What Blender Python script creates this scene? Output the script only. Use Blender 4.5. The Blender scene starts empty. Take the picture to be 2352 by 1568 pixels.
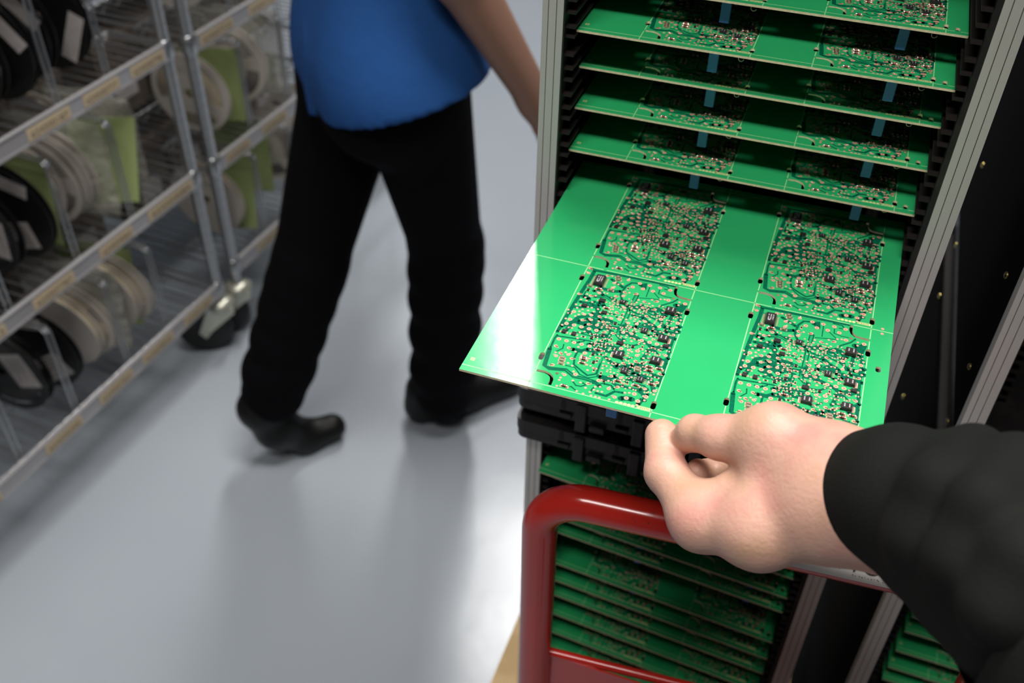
import bpy, bmesh, math, random
import numpy as np
from mathutils import Vector, Matrix

S = bpy.context.scene
COL = S.collection
PI = math.pi

# ---------------------------------------------------------------- camera
cd = bpy.data.cameras.new('camera')
cam = bpy.data.objects.new('camera', cd)
COL.objects.link(cam)
cd.sensor_width = 36.0
cd.lens = 35.0
cd.clip_start = 0.02
cd.clip_end = 60
cam.matrix_world = Matrix(((0.9409, -0.2309, 0.2480, 0.1790),
                           (0.3384, 0.6043, -0.7213, -0.4210),
                           (0.0167, 0.7626, 0.6467, 1.6000),
                           (0, 0, 0, 1)))
cd.dof.use_dof = True
cd.dof.focus_distance = 0.615
cd.dof.aperture_fstop = 7.0
S.camera = cam

# ---------------------------------------------------------------- view, world
S.view_settings.view_transform = 'Standard'
S.view_settings.look = 'None'
S.view_settings.gamma = 1.0
S.view_settings.use_curve_mapping = False
S.view_settings.exposure = 0.0
w = bpy.data.worlds.new('world'); S.world = w
w.use_nodes = True
w.node_tree.nodes['Background'].inputs[0].default_value = (0.6, 0.7, 0.85, 1)
w.node_tree.nodes['Background'].inputs[1].default_value = 0.012

def lamp(name, loc, sx, sy, power, color=(1, 0.97, 0.93), rz=0, rx=0):
    l = bpy.data.lights.new(name, 'AREA')
    l.shape = 'RECTANGLE'; l.size = sx; l.size_y = sy; l.energy = power; l.color = color
    o = bpy.data.objects.new(name, l); COL.objects.link(o)
    o.location = loc; o.rotation_euler = (rx, 0, rz)
    return o
# ceiling luminaires, plus one added key light
lamp('ceiling_light', (-0.85, 2.95, 3.54), 0.33, 1.55, 85, (1, 0.97, 0.94), math.radians(19))
lamp('ceiling_light', (0.05, 0.55, 3.54), 0.60, 1.50, 75, (1, 0.97, 0.93), math.radians(94))
lamp('ceiling_light', (-0.10, -1.15, 3.54), 0.26, 1.20, 16, (1, 0.96, 0.92), math.radians(96))
lamp('added_key_light', (0.02, -0.48, 2.55), 0.30, 0.90, 13, (1, 0.96, 0.92), math.radians(94))  # added low over the work area to brighten it against the floor
lamp('ceiling_light', (-2.4, 5.2, 3.54), 0.30, 1.35, 35, (0.92, 0.96, 1.0), math.radians(19))

# ---------------------------------------------------------------- tagging helpers
def tag(o, label=None, cat=None, group=None, kind=None):
    if label: o['label'] = label
    if cat: o['category'] = cat
    if group: o['group'] = group
    if kind: o['kind'] = kind
    return o
def empty(name, loc=(0, 0, 0), rz=0.0, label=None, cat=None, group=None):
    o = bpy.data.objects.new(name, None); COL.objects.link(o)
    o.empty_display_size = 0.02
    o.location = loc; o.rotation_euler = (0, 0, rz)
    return tag(o, label, cat, group)

# ---------------------------------------------------------------- materials
def mat(name, color, rough=0.5, metal=0.0, bump=None, noise=None, spec=0.5, coat=0.0, trans=0.0, alpha=1.0, sss=0.0, sssr=(0.01, 0.004, 0.002)):
    m = bpy.data.materials.new(name); m.use_nodes = True
    nt = m.node_tree; b = nt.nodes['Principled BSDF']
    b.inputs['Base Color'].default_value = (*color, 1)
    b.inputs['Roughness'].default_value = rough
    b.inputs['Metallic'].default_value = metal
    b.inputs['Specular IOR Level'].default_value = spec
    b.inputs['Coat Weight'].default_value = coat
    b.inputs['Coat Roughness'].default_value = 0.08
    b.inputs['Transmission Weight'].default_value = trans
    b.inputs['Alpha'].default_value = alpha
    if sss:
        b.inputs['Subsurface Weight'].default_value = sss
        b.inputs['Subsurface Radius'].default_value = (1, .4, .25)
        b.inputs['Subsurface Scale'].default_value = 0.004
    tc = nt.nodes.new('ShaderNodeTexCoord')
    if noise:   # (scale, other colour, low, high)
        n = nt.nodes.new('ShaderNodeTexNoise'); n.inputs['Scale'].default_value = noise[0]; n.inputs['Detail'].default_value = 5
        nt.links.new(tc.outputs['Object'], n.inputs['Vector'])
        r = nt.nodes.new('ShaderNodeMapRange'); r.inputs[1].default_value = noise[2]; r.inputs[2].default_value = noise[3]
        nt.links.new(n.outputs['Fac'], r.inputs[0])
        mx = nt.nodes.new('ShaderNodeMix'); mx.data_type = 'RGBA'
        mx.inputs[6].default_value = (*color, 1); mx.inputs[7].default_value = (*noise[1], 1)
        nt.links.new(r.outputs[0], mx.inputs[0]); nt.links.new(mx.outputs[2], b.inputs['Base Color'])
    if bump:    # (scale, strength, distance)
        n2 = nt.nodes.new('ShaderNodeTexNoise'); n2.inputs['Scale'].default_value = bump[0]; n2.inputs['Detail'].default_value = 4
        nt.links.new(tc.outputs['Object'], n2.inputs['Vector'])
        bp = nt.nodes.new('ShaderNodeBump'); bp.inputs['Strength'].default_value = bump[1]; bp.inputs['Distance'].default_value = bump[2]
        nt.links.new(n2.outputs['Fac'], bp.inputs['Height']); nt.links.new(bp.outputs['Normal'], b.inputs['Normal'])
    return m
def brushed(name, color, rough, metal, axis=2):
    m = mat(name, color, rough, metal)
    nt = m.node_tree; b = nt.nodes['Principled BSDF']
    tc = nt.nodes.new('ShaderNodeTexCoord'); mp = nt.nodes.new('ShaderNodeMapping')
    sc = [900, 900, 900]; sc[axis] = 6; mp.inputs['Scale'].default_value = sc
    n = nt.nodes.new('ShaderNodeTexNoise'); n.inputs['Scale'].default_value = 1
    nt.links.new(tc.outputs['Object'], mp.inputs['Vector']); nt.links.new(mp.outputs[0], n.inputs['Vector'])
    r = nt.nodes.new('ShaderNodeMapRange'); r.inputs[3].default_value = rough - .07; r.inputs[4].default_value = rough + .1
    nt.links.new(n.outputs['Fac'], r.inputs[0]); nt.links.new(r.outputs[0], b.inputs['Roughness'])
    return m

M = dict(
    floor=mat('floor_paint', (0.36, 0.395, 0.44), 0.235, noise=(1.4, (0.33, 0.365, 0.41), .35, .7), bump=(3.0, .12, .02)),
    ceiling=mat('ceiling_paint', (0.30, 0.30, 0.30), 0.9),
    wall=mat('wall_paint', (0.20, 0.21, 0.22), 0.9),
    mask=mat('solder_mask', (0.030, 0.47, 0.155), 0.14, bump=(90, .05, .001), noise=(14, (0.030, 0.44, 0.15), .4, .7)),
    dark=mat('bare_and_shade_mask', (0.002, 0.115, 0.062), 0.2, noise=(500, (0.003, 0.15, 0.07), .4, .6)),
    light=mat('mask_trace', (0.02, 0.36, 0.12), 0.2),
    fr4=mat('board_edge', (0.86, 0.76, 0.50), 0.6, noise=(300, (0.74, 0.64, 0.42), .4, .6)),
    score=mat('score_line', (0.33, 0.78, 0.34), 0.5),
    yellow=mat('legend_print', (0.72, 0.80, 0.33), 0.5),
    pad=mat('solder_pad', (0.74, 0.40, 0.28), 0.5, spec=.4),
    padhole=mat('pad_hole', (0.33, 0.10, 0.05), 0.5),
    solder=mat('solder_tin', (0.80, 0.66, 0.56), 0.34, 1.0),
    chip=mat('chip_plastic', (0.022, 0.020, 0.021), 0.42, bump=(2500, .3, .0002)),
    chipmark=mat('chip_marking', (0.55, 0.53, 0.54), 0.6),
    diode=mat('diode_glass', (0.22, 0.035, 0.015), 0.12, coat=.5),
    ceramic=mat('ceramic_body', (0.33, 0.25, 0.17), 0.4),
    cap=mat('blue_plastic', (0.07, 0.29, 0.72), 0.38),
    relay=mat('grey_plastic', (0.20, 0.21, 0.21), 0.5),
    alu=brushed('brushed_aluminium', (0.68, 0.66, 0.62), 0.42, 0.45),
    groove_shade=mat('groove_shade_metal', (0.12, 0.115, 0.10), 0.6, .4),  # metal darkened in the colour, standing in for shade inside grooves
    black=mat('black_plastic', (0.011, 0.010, 0.010), 0.48, bump=(400, .2, .0004), noise=(40, (0.030, 0.024, 0.020), .5, .75)),
    blackside=mat('black_guide', (0.003, 0.003, 0.003), 1.0, spec=.03),
    guide=mat('guide_rib', (0.016, 0.013, 0.012), 0.55, spec=.3),
    brass=mat('brass_screw', (0.75, 0.60, 0.20), 0.25, 1.0),
    red=mat('red_enamel', (0.52, 0.020, 0.012), 0.18, coat=.35, noise=(9, (0.44, 0.022, 0.015), .45, .65), bump=(60, .05, .001)),
    chipd=mat('paint_chip', (0.05, 0.03, 0.03), 0.6),
    sticker=mat('white_sticker', (0.62, 0.58, 0.54), 0.5),
    ink=mat('black_ink', (0.02, 0.017, 0.02), 0.6),
    ply=mat('plywood', (0.50, 0.34, 0.16), 0.6, noise=(22, (0.42, 0.28, 0.12), .45, .62)),
    skin=mat('skin', (0.64, 0.36, 0.27), 0.46, sss=.12, bump=(420, .45, .0007)),
    sleeve=mat('black_knit', (0.0065, 0.0072, 0.0062), 0.85, spec=.2, bump=(900, .6, .0006)),
    shirt=mat('blue_cotton', (0.022, 0.10, 0.33), 0.85, spec=.2, bump=(12, .3, .01)),
    trousers=mat('black_trousers', (0.002, 0.002, 0.003), 0.9, spec=.1, bump=(14, .4, .01)),
    shoe=mat('black_leather', (0.003, 0.003, 0.003), 0.5, spec=.3),
    hair=mat('brown_hair', (0.05, 0.03, 0.018), 0.6, bump=(120, .6, .004)),
    tan=mat('tanned_skin', (0.30, 0.16, 0.11), 0.55),
    chrome=mat('zinc_wire', (0.46, 0.47, 0.48), 0.28, 0.9),
    rail=mat('grey_label_holder', (0.34, 0.33, 0.34), 0.28, 0.2, spec=.7),
    paper=mat('tan_paper_label', (0.50, 0.40, 0.26), 0.7),
    print_=mat('label_print', (0.13, 0.10, 0.07), 0.7),
    white=mat('white_reel_plastic', (0.58, 0.53, 0.48), 0.4),
    ivory=mat('ivory_tape', (0.52, 0.44, 0.31), 0.5),
    reelblack=mat('black_reel_plastic', (0.008, 0.008, 0.008), 0.35),
    tape=mat('dark_tape', (0.035, 0.032, 0.03), 0.5),
    tapegrey=mat('grey_tape', (0.22, 0.19, 0.17), 0.5),
    reellabel=mat('reel_paper_label', (0.50, 0.46, 0.44), 0.6, noise=(60, (0.42, 0.38, 0.36), .5, .7)),
    greencard=mat('green_card', (0.31, 0.38, 0.15), 0.7),
    bag=mat('clear_bag', (0.50, 0.49, 0.42), 0.25, alpha=.42, bump=(35, .9, .02)),
    nail=mat('finger_nail', (0.62, 0.42, 0.27), 0.3),
    brownbox=mat('brown_box', (0.13, 0.10, 0.08), 0.8, noise=(12, (0.09, 0.07, 0.055), .4, .6)),
    rubber=mat('black_rubber', (0.006, 0.006, 0.006), 0.6),
    zinc=mat('zinc_plate', (0.50, 0.50, 0.42), 0.35, .6),
)
# irregular redness and the little red mark on the hand
def skin_nodes(m, spot):
    nt = m.node_tree; b = nt.nodes['Principled BSDF']
    tc = nt.nodes.new('ShaderNodeTexCoord')
    n = nt.nodes.new('ShaderNodeTexNoise'); n.inputs['Scale'].default_value = 38; n.inputs['Detail'].default_value = 6
    nt.links.new(tc.outputs['Object'], n.inputs['Vector'])
    r = nt.nodes.new('ShaderNodeValToRGB')
    e = r.color_ramp.elements
    e[0].position = .32; e[0].color = (0.62, 0.37, 0.25, 1)
    e[1].position = .70; e[1].color = (0.66, 0.31, 0.255, 1)
    mid = e.new(.5); mid.color = (0.68, 0.395, 0.30, 1)
    nt.links.new(n.outputs['Fac'], r.inputs[0])
    v = nt.nodes.new('ShaderNodeVectorMath'); v.operation = 'DISTANCE'; v.inputs[1].default_value = spot
    nt.links.new(tc.outputs['Object'], v.inputs[0])
    g = nt.nodes.new('ShaderNodeMapRange'); g.inputs[1].default_value = .0007; g.inputs[2].default_value = .0065
    g.inputs[3].default_value = .75; g.inputs[4].default_value = 0.0; g.interpolation_type = 'SMOOTHERSTEP'
    nt.links.new(v.outputs['Value'], g.inputs[0])
    pw = nt.nodes.new('ShaderNodeMath'); pw.operation = 'POWER'; pw.inputs[1].default_value = 1.6
    nt.links.new(g.outputs[0], pw.inputs[0])
    mx = nt.nodes.new('ShaderNodeMix'); mx.data_type = 'RGBA'; mx.inputs[7].default_value = (0.45, 0.06, 0.07, 1)
    nt.links.new(pw.outputs[0], mx.inputs[0]); nt.links.new(r.outputs[0], mx.inputs[6])
    nt.links.new(mx.outputs[2], b.inputs['Base Color'])

# ---------------------------------------------------------------- mesh helpers
class MB:
    """collects geometry with material slots, then links it as one mesh object"""
    def __init__(s): s.v = []; s.f = []; s.m = []; s.mats = []; s.sm = []
    def mi(s, m):
        if m not in s.mats: s.mats.append(m)
        return s.mats.index(m)
    def add(s, vs, fs, m, smooth=False):
        o = len(s.v); s.v += [tuple(v) for v in vs]; i = s.mi(m)
        for f in fs: s.f.append(tuple(o + k for k in f)); s.m.append(i); s.sm.append(smooth)
    def box(s, a, b, m, bev=0.0):
        x0, y0, z0 = a; x1, y1, z1 = b
        if bev <= 0:
            vs = [(x0,y0,z0),(x1,y0,z0),(x1,y1,z0),(x0,y1,z0),(x0,y0,z1),(x1,y0,z1),(x1,y1,z1),(x0,y1,z1)]
            s.add(vs, [(0,3,2,1),(4,5,6,7),(0,1,5,4),(1,2,6,5),(2,3,7,6),(3,0,4,7)], m)
            return
        bm = bmesh.new(); bmesh.ops.create_cube(bm, size=1)
        for v in bm.verts: v.co = Vector(((x0+x1)/2+v.co.x*(x1-x0), (y0+y1)/2+v.co.y*(y1-y0), (z0+z1)/2+v.co.z*(z1-z0)))
        bmesh.ops.bevel(bm, geom=bm.edges[:], offset=bev, segments=2, affect='EDGES', profile=.5)
        s.bm(bm, m); 
    def bm(s, bm, m, smooth=False):
        bm.verts.index_update()
        s.add([v.co[:] for v in bm.verts], [[v.index for v in f.verts] for f in bm.faces], m, smooth); bm.free()
    def cyl(s, p, q, r, m, n=12, r2=None, caps=True, smooth=True):
        p = Vector(p); q = Vector(q); r2 = r if r2 is None else r2
        d = (q-p).normalized(); a = d.orthogonal().normalized(); b = d.cross(a)
        vs = []
        for c, rr in ((p, r), (q, r2)):
            for i in range(n):
                t = 2*PI*i/n; vs.append(c + a*math.cos(t)*rr + b*math.sin(t)*rr)
        s.add(vs, [(i, (i+1) % n, n+(i+1) % n, n+i) for i in range(n)], m, smooth)
        if caps: s.add(vs, [tuple(range(n-1, -1, -1)), tuple(range(n, 2*n))], m)
    def tube(s, pts, r, m, n=10, caps=True):
        pts = [Vector(p) for p in pts]; rs = r if isinstance(r, (list, tuple)) else [r]*len(pts)
        up = None; vs = []
        for i, p in enumerate(pts):
            d = (pts[min(i+1, len(pts)-1)] - pts[max(i-1, 0)]).normalized()
            if up is None: up = d.orthogonal().normalized()
            up = (up - d*up.dot(d)).normalized(); b = d.cross(up)
            for k in range(n):
                t = 2*PI*k/n; vs.append(p + up*math.cos(t)*rs[i] + b*math.sin(t)*rs[i])
        fs = [(i*n+k, i*n+(k+1) % n, (i+1)*n+(k+1) % n, (i+1)*n+k) for i in range(len(pts)-1) for k in range(n)]
        s.add(vs, fs, m, True)
        if caps: s.add(vs, [tuple(range(n-1, -1, -1)), tuple(range((len(pts)-1)*n, len(pts)*n))], m)
    def lathe(s, prof, c, axis, m, n=24, smooth=True):
        c = Vector(c); d = Vector(axis).normalized(); a = d.orthogonal().normalized(); b = d.cross(a); vs = []
        for r, h in prof:
            for i in range(n):
                t = 2*PI*i/n; vs.append(c + d*h + (a*math.cos(t) + b*math.sin(t))*r)
        s.add(vs, [(j*n+i, j*n+(i+1) % n, (j+1)*n+(i+1) % n, (j+1)*n+i) for j in range(len(prof)-1) for i in range(n)], m, smooth)
    def disc(s, x, y, z, r, m, n=14, sx=1, sy=1, hole=0.0):
        o = [(x+math.cos(2*PI*i/n)*r*sx, y+math.sin(2*PI*i/n)*r*sy, z) for i in range(n)]
        s.add(o, [tuple(range(n))], m)
    def rect(s, x0, y0, x1, y1, z, m): s.add([(x0,y0,z),(x1,y0,z),(x1,y1,z),(x0,y1,z)], [(0,1,2,3)], m)
    def mesh(s, name):
        me = bpy.data.meshes.new(name); me.from_pydata(s.v, [], s.f)
        for m in s.mats: me.materials.append(m)
        me.polygons.foreach_set('material_index', s.m); me.polygons.foreach_set('use_smooth', s.sm)
        me.update(); return me
    def build(s, name, parent=None, loc=(0, 0, 0)):
        return put(name, s.mesh(name), parent, loc)
def put(name, me, parent=None, loc=(0, 0, 0)):
    o = bpy.data.objects.new(name, me); COL.objects.link(o); o.location = loc
    if parent is not None: o.parent = parent
    return o
def copy_tree(o, parent=None):
    c = o.copy(); COL.objects.link(c)
    if parent is not None: c.parent = parent
    for ch in [x for x in o.children]: copy_tree(ch, c)
    return c
def flat_solid(name, outer, holes, thick, mtop, medge):
    """a plate with real holes: filled 2D curve, extruded"""
    cu = bpy.data.curves.new(name, 'CURVE'); cu.dimensions = '2D'; cu.fill_mode = 'BOTH'; cu.extrude = thick/2
    for poly in [outer] + holes:
        sp = cu.splines.new('POLY'); sp.points.add(len(poly)-1)
        for i, p in enumerate(poly): sp.points[i].co = (p[0], p[1], 0, 1)
        sp.use_cyclic_u = True
    ob = bpy.data.objects.new(name, cu); COL.objects.link(ob)
    dg = bpy.context.evaluated_depsgraph_get(); dg.update()
    me = bpy.data.meshes.new_from_object(ob.evaluated_get(dg)); me.name = name
    bpy.data.objects.remove(ob); bpy.data.curves.remove(cu)
    me.materials.clear(); me.materials.append(mtop); me.materials.append(medge)
    for p in me.polygons:
        p.use_smooth = False; p.material_index = 0 if abs(p.normal.z) > .5 else 1
    return me
def text_mesh(txt, size, m, depth=0.0, shear=0.0, space=1.0):
    cu = bpy.data.curves.new('letters', 'FONT'); cu.body = txt; cu.size = size; cu.extrude = depth
    cu.align_x = 'LEFT'; cu.align_y = 'BOTTOM_BASELINE'; cu.resolution_u = 6; cu.space_character = space
    ob = bpy.data.objects.new('letters', cu); COL.objects.link(ob)
    dg = bpy.context.evaluated_depsgraph_get(); dg.update()
    me = bpy.data.meshes.new_from_object(ob.evaluated_get(dg))
    bpy.data.objects.remove(ob); bpy.data.curves.remove(cu)
    me.materials.clear(); me.materials.append(m)
    return me
def stadium(cx, cy, w, l, n=7):
    r = w/2; h = l/2 - r; o = []
    for i in range(n): t = PI*i/(n-1); o.append((cx+math.cos(t)*r, cy+h+math.sin(t)*r))
    for i in range(n): t = PI+PI*i/(n-1); o.append((cx+math.cos(t)*r, cy-h+math.sin(t)*r))
    return o
def offset_poly(pts, w):
    """outline of a band of width w round an open polyline"""
    L, R = [], []
    for i, p in enumerate(pts):
        a = Vector(pts[max(i-1, 0)]); b = Vector(pts[min(i+1, len(pts)-1)]); d = (b-a).normalized(); nn = Vector((-d.y, d.x))
        k = 1.0
        if 0 < i < len(pts)-1:
            d1 = (Vector(p)-a).normalized(); k = 1/max(.5, abs(Vector((-d1.y, d1.x)).dot(nn)))
        L.append((p[0]+nn.x*w/2*k, p[1]+nn.y*w/2*k)); R.append((p[0]-nn.x*w/2*k, p[1]-nn.y*w/2*k))
    return L, R

# ---------------------------------------------------------------- implicit surfaces (for bodies and cloth)
def smin(a, b, k):
    if k <= 0: return np.minimum(a, b)
    h = np.maximum(k-np.abs(a-b), 0)/k
    return np.minimum(a, b) - h*h*k*.25
class SDF:
    def __init__(s, lo, hi, h):
        s.lo = np.array(lo, float); s.h = h
        s.n = np.ceil((np.array(hi)-s.lo)/h).astype(int)+1
        s.ax = [s.lo[i]+h*np.arange(s.n[i]) for i in range(3)]
        s.V = np.full(s.n, 1.0, np.float32)
    def region(s, lo, hi):
        a = np.clip(np.floor((np.array(lo)-s.lo)/s.h).astype(int), 0, s.n-1)
        b = np.clip(np.ceil((np.array(hi)-s.lo)/s.h).astype(int)+1, 1, s.n)
        sl = tuple(slice(a[i], b[i]) for i in range(3))
        X, Y, Z = np.meshgrid(*[s.ax[i][sl[i]] for i in range(3)], indexing='ij', sparse=True)
        return sl, X, Y, Z
    def cone(s, a, b, r1, r2, k=.006, sub=False, flat=None):
        a = np.array(a, float); b = np.array(b, float); R = max(r1, r2)+k*1.5+s.h*3
        sl, X, Y, Z = s.region(np.minimum(a, b)-R, np.maximum(a, b)+R)
        d = b-a; L = max(d@d, 1e-12)
        t = np.clip(((X-a[0])*d[0]+(Y-a[1])*d[1]+(Z-a[2])*d[2])/L, 0, 1)
        px = X-a[0]-t*d[0]; py = Y-a[1]-t*d[1]; pz = Z-a[2]-t*d[2]
        if flat is not None:   # (axis, factor): thinner along the axis
            ax = np.array(flat[0], float); ax /= np.linalg.norm(ax)
            q = px*ax[0]+py*ax[1]+pz*ax[2]; f = 1/flat[1]-1
            px = px+ax[0]*q*f; py = py+ax[1]*q*f; pz = pz+ax[2]*q*f
        D = (np.sqrt(px*px+py*py+pz*pz)-(r1+(r2-r1)*t)).astype(np.float32)
        if flat is not None: D = D*(.5+.5*flat[1])
        if sub: s.V[sl] = -smin(-s.V[sl], D, k)
        else: s.V[sl] = smin(s.V[sl], D, k)
    def plane_cut(s, p, n):
        p = np.array(p); n = np.array(n, float); n /= np.linalg.norm(n)
        X, Y, Z = np.meshgrid(*s.ax, indexing='ij', sparse=True)
        s.V = np.maximum(s.V, ((X-p[0])*n[0]+(Y-p[1])*n[1]+(Z-p[2])*n[2]).astype(np.float32))
    def mesh(s, name, m):
        V = s.V; ins = V < 0
        c = np.zeros(np.array(V.shape)-1, np.int8)
        for i in (0, 1):
            for j in (0, 1):
                for k in (0, 1):
                    c += ins[i:V.shape[0]-1+i, j:V.shape[1]-1+j, k:V.shape[2]-1+k]
        cell = np.argwhere((c > 0) & (c < 8))
        idx = np.full(c.shape, -1, np.int64); idx[tuple(cell.T)] = np.arange(len(cell))
        acc = np.zeros((len(cell), 3)); cnt = np.zeros(len(cell))
        cor = [(i, j, k) for i in (0, 1) for j in (0, 1) for k in (0, 1)]
        for a in range(8):
            for b in range(a+1, 8):
                A = np.array(cor[a]); B = np.array(cor[b])
                if np.abs(A-B).sum() != 1: continue
                va = V[tuple((cell+A).T)]; vb = V[tuple((cell+B).T)]
                cr = (va < 0) != (vb < 0); t = np.where(cr, va/np.where(cr, va-vb, 1), 0)
                acc += np.where(cr[:, None], A+(B-A)*t[:, None], 0); cnt += cr
        P = s.lo+(cell+acc/cnt[:, None])*s.h
        F = []
        for ax in range(3):
            o1, o2 = [(1, 2), (2, 0), (0, 1)][ax]
            sh = list(V.shape); sh[ax] -= 1
            sl0 = [slice(None)]*3; sl1 = [slice(None)]*3; sl0[ax] = slice(0, -1); sl1[ax] = slice(1, None)
            d = ins[tuple(sl0)] != ins[tuple(sl1)]
            e = np.argwhere(d); e = e[(e[:, o1] > 0) & (e[:, o2] > 0) & (e[:, o1] < V.shape[o1]-1) & (e[:, o2] < V.shape[o2]-1)]
            u = np.zeros(3, int); u[o1] = 1; w_ = np.zeros(3, int); w_[o2] = 1
            q = np.stack([idx[tuple((e-u-w_).T)], idx[tuple((e-w_).T)], idx[tuple(e.T)], idx[tuple((e-u).T)]], 1)
            flip = ~ins[tuple(e.T)]; q[flip] = q[flip][:, ::-1]
            F.append(q)
        F = np.concatenate(F); F = F[(F >= 0).all(1)]
        me = bpy.data.meshes.new(name); me.from_pydata(P.tolist(), [], F.tolist())
        me.materials.append(m); me.polygons.foreach_set('use_smooth', [True]*len(me.polygons)); me.update()
        return me
Z0 = 1.1902          # height of the pulled-out board above the floor

# ================================================================ setting
def struct(name, mb): o = mb.build(name); tag(o, kind='structure'); return o
b = MB(); b.box((-5.5, -4, -.1), (4.5, 9, 0), M['floor']); struct('floor', b)
b = MB(); b.box((-5.5, -4, 3.6), (4.5, 9, 3.7), M['ceiling']); struct('ceiling', b)
b = MB(); b.box((-5.6, -4, 0), (-5.5, 9, 3.6), M['wall']); struct('wall_left', b)
b = MB(); b.box((4.5, -4, 0), (4.6, 9, 3.6), M['wall']); struct('wall_right', b)
b = MB(); b.box((-5.5, 9, 0), (4.5, 9.1, 3.6), M['wall']); struct('wall_back', b)
b = MB(); b.box((-5.5, -4.1, 0), (4.5, -4, 3.6), M['wall']); struct('wall_front', b)

# ================================================================ circuit boards
MM = .001
BW, BL, BT = .250, .267, .0016
MX = (.0445, .1607); MY = (.0048, .1322); MODW, MODL = .0756, .1250
PAD_BIG=[(38.6,119.0),(35.0,113.4),(42.1,113.8),(45.6,119.1),(49.0,113.7),(52.7,119.0),(59.8,118.9),(56.3,113.8),(61.1,107.8),(72.4,107.8),(61.1,86.3),(72.3,86.2),(5.2,73.7),(5.3,65.2),(4.4,60.3),(9.5,60.5),(14.5,60.4),(19.6,60.3),(24.6,60.4),(4.5,43.8),(9.6,43.8),(14.6,43.9),(19.6,43.9),(24.8,44.0),(23.9,36.6),(54.4,61.0),(59.6,61.1),(64.4,61.1),(54.5,50.2),(39.1,15.3),(62.4,11.4),(58.8,6.3),(65.9,6.2),(69.6,11.5),(24.2,15.6),(44.2,48.8)]
PAD_TEAR=[(1.8,123.8),(2.3,118.0),(15.4,119.5),(30.3,119.9),(22.0,113.2),(22.5,107.7),(31.2,105.9),(2.9,93.2),(10.8,93.9),(26.9,99.4),(31.5,101.4),(39.4,106.8),(15.6,98.9),(46.9,93.8),(46.3,100.4),(54.3,103.7),(54.9,94.8),(12.5,73.5),(17.1,74.3),(22.5,74.8),(13.1,67.3),(18.3,69.6),(26.4,70.2),(18.2,64.6),(23.5,65.6),(30.4,75.6),(35.7,76.4),(31.9,82.8),(51.2,86.1),(51.9,80.3),(42.0,74.9),(47.4,76.0),(41.3,64.5),(46.8,65.3),(35.2,61.4),(30.1,60.7),(35.5,89.5),(61.8,78.4),(70.1,79.6),(72.3,73.5),(13.0,37.8),(4.7,36.7),(9.6,31.2),(14.6,31.6),(7.8,27.7),(17.7,28.8),(8.4,19.0),(18.0,12.9),(33.6,10.4),(52.0,4.6),(51.5,13.7),(46.7,10.5),(67.3,17.9),(72.9,26.0),(72.5,34.3),(73.1,18.2),(51.1,22.4),(45.2,21.8),(72.2,52.2),(49.1,49.1),(55.2,45.9),(55.7,40.3),(48.9,35.8)]
PAD_SMALL=[(6.0,87.7),(9.8,87.9),(13.8,87.8),(6.1,78.3),(9.9,78.1),(13.7,78.2),(17.6,78.2),(4.3,81.6),(8.1,90.9),(8.1,94.9),(14.1,95.1),(8.6,75.3),(1.2,74.4),(9.2,71.9),(7.5,69.6),(2.4,65.0),(2.2,58.0),(18.7,120.5),(25.1,112.7),(27.7,114.3),(34.5,106.4),(41.7,97.8),(42.2,100.9),(42.3,89.2),(43.1,92.9),(45.4,91.2),(50.7,104.2),(49.9,99.7),(52.6,98.2),(55.8,106.9),(58.5,107.7),(54.2,83.7),(39.9,78.0),(48.5,79.4),(68.5,108.3),(68.6,104.9),(73.5,89.9),(72.4,81.9),(73.6,77.2),(47.8,70.6),(23.4,69.9),(15.2,81.8),(19.5,81.9),(26.6,75.5),(28.7,85.2),(30.4,91.5),(36.4,87.0),(36.5,82.9),(17.7,56.7),(15.1,54.8),(15.4,48.8),(37.3,32.9),(44.1,56.8),(56.7,58.7),(51.3,48.2),(59.7,44.8),(59.1,67.0),(56.7,64.5),(48.5,58.0),(18.4,40.7),(18.0,35.8),(22.7,33.9),(12.4,33.0),(16.8,23.9),(20.0,22.4),(6.5,30.8),(16.5,9.6),(16.4,7.3),(22.3,17.7),(24.3,9.7),(29.2,9.7),(16.6,1.8),(33.4,6.2),(29.2,1.6),(33.5,0.9),(38.6,9.1),(41.4,10.2),(38.6,6.3),(41.0,6.1),(43.6,6.3),(36.9,3.6),(38.4,1.0),(41.1,1.0),(43.5,1.0),(49.5,1.5),(56.8,10.4),(59.3,11.3),(69.4,8.2),(66.1,2.7),(73.5,15.1),(38.2,26.8),(30.0,21.9),(53.3,21.0),(58.5,15.7),(44.7,17.1),(57.1,25.2),(67.7,31.1),(68.0,11.4)]
PAD_YELLOW=[(54.4,0.8),(56.8,1.0),(59.3,1.0),(61.7,1.0),(64.1,1.1)]
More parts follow.
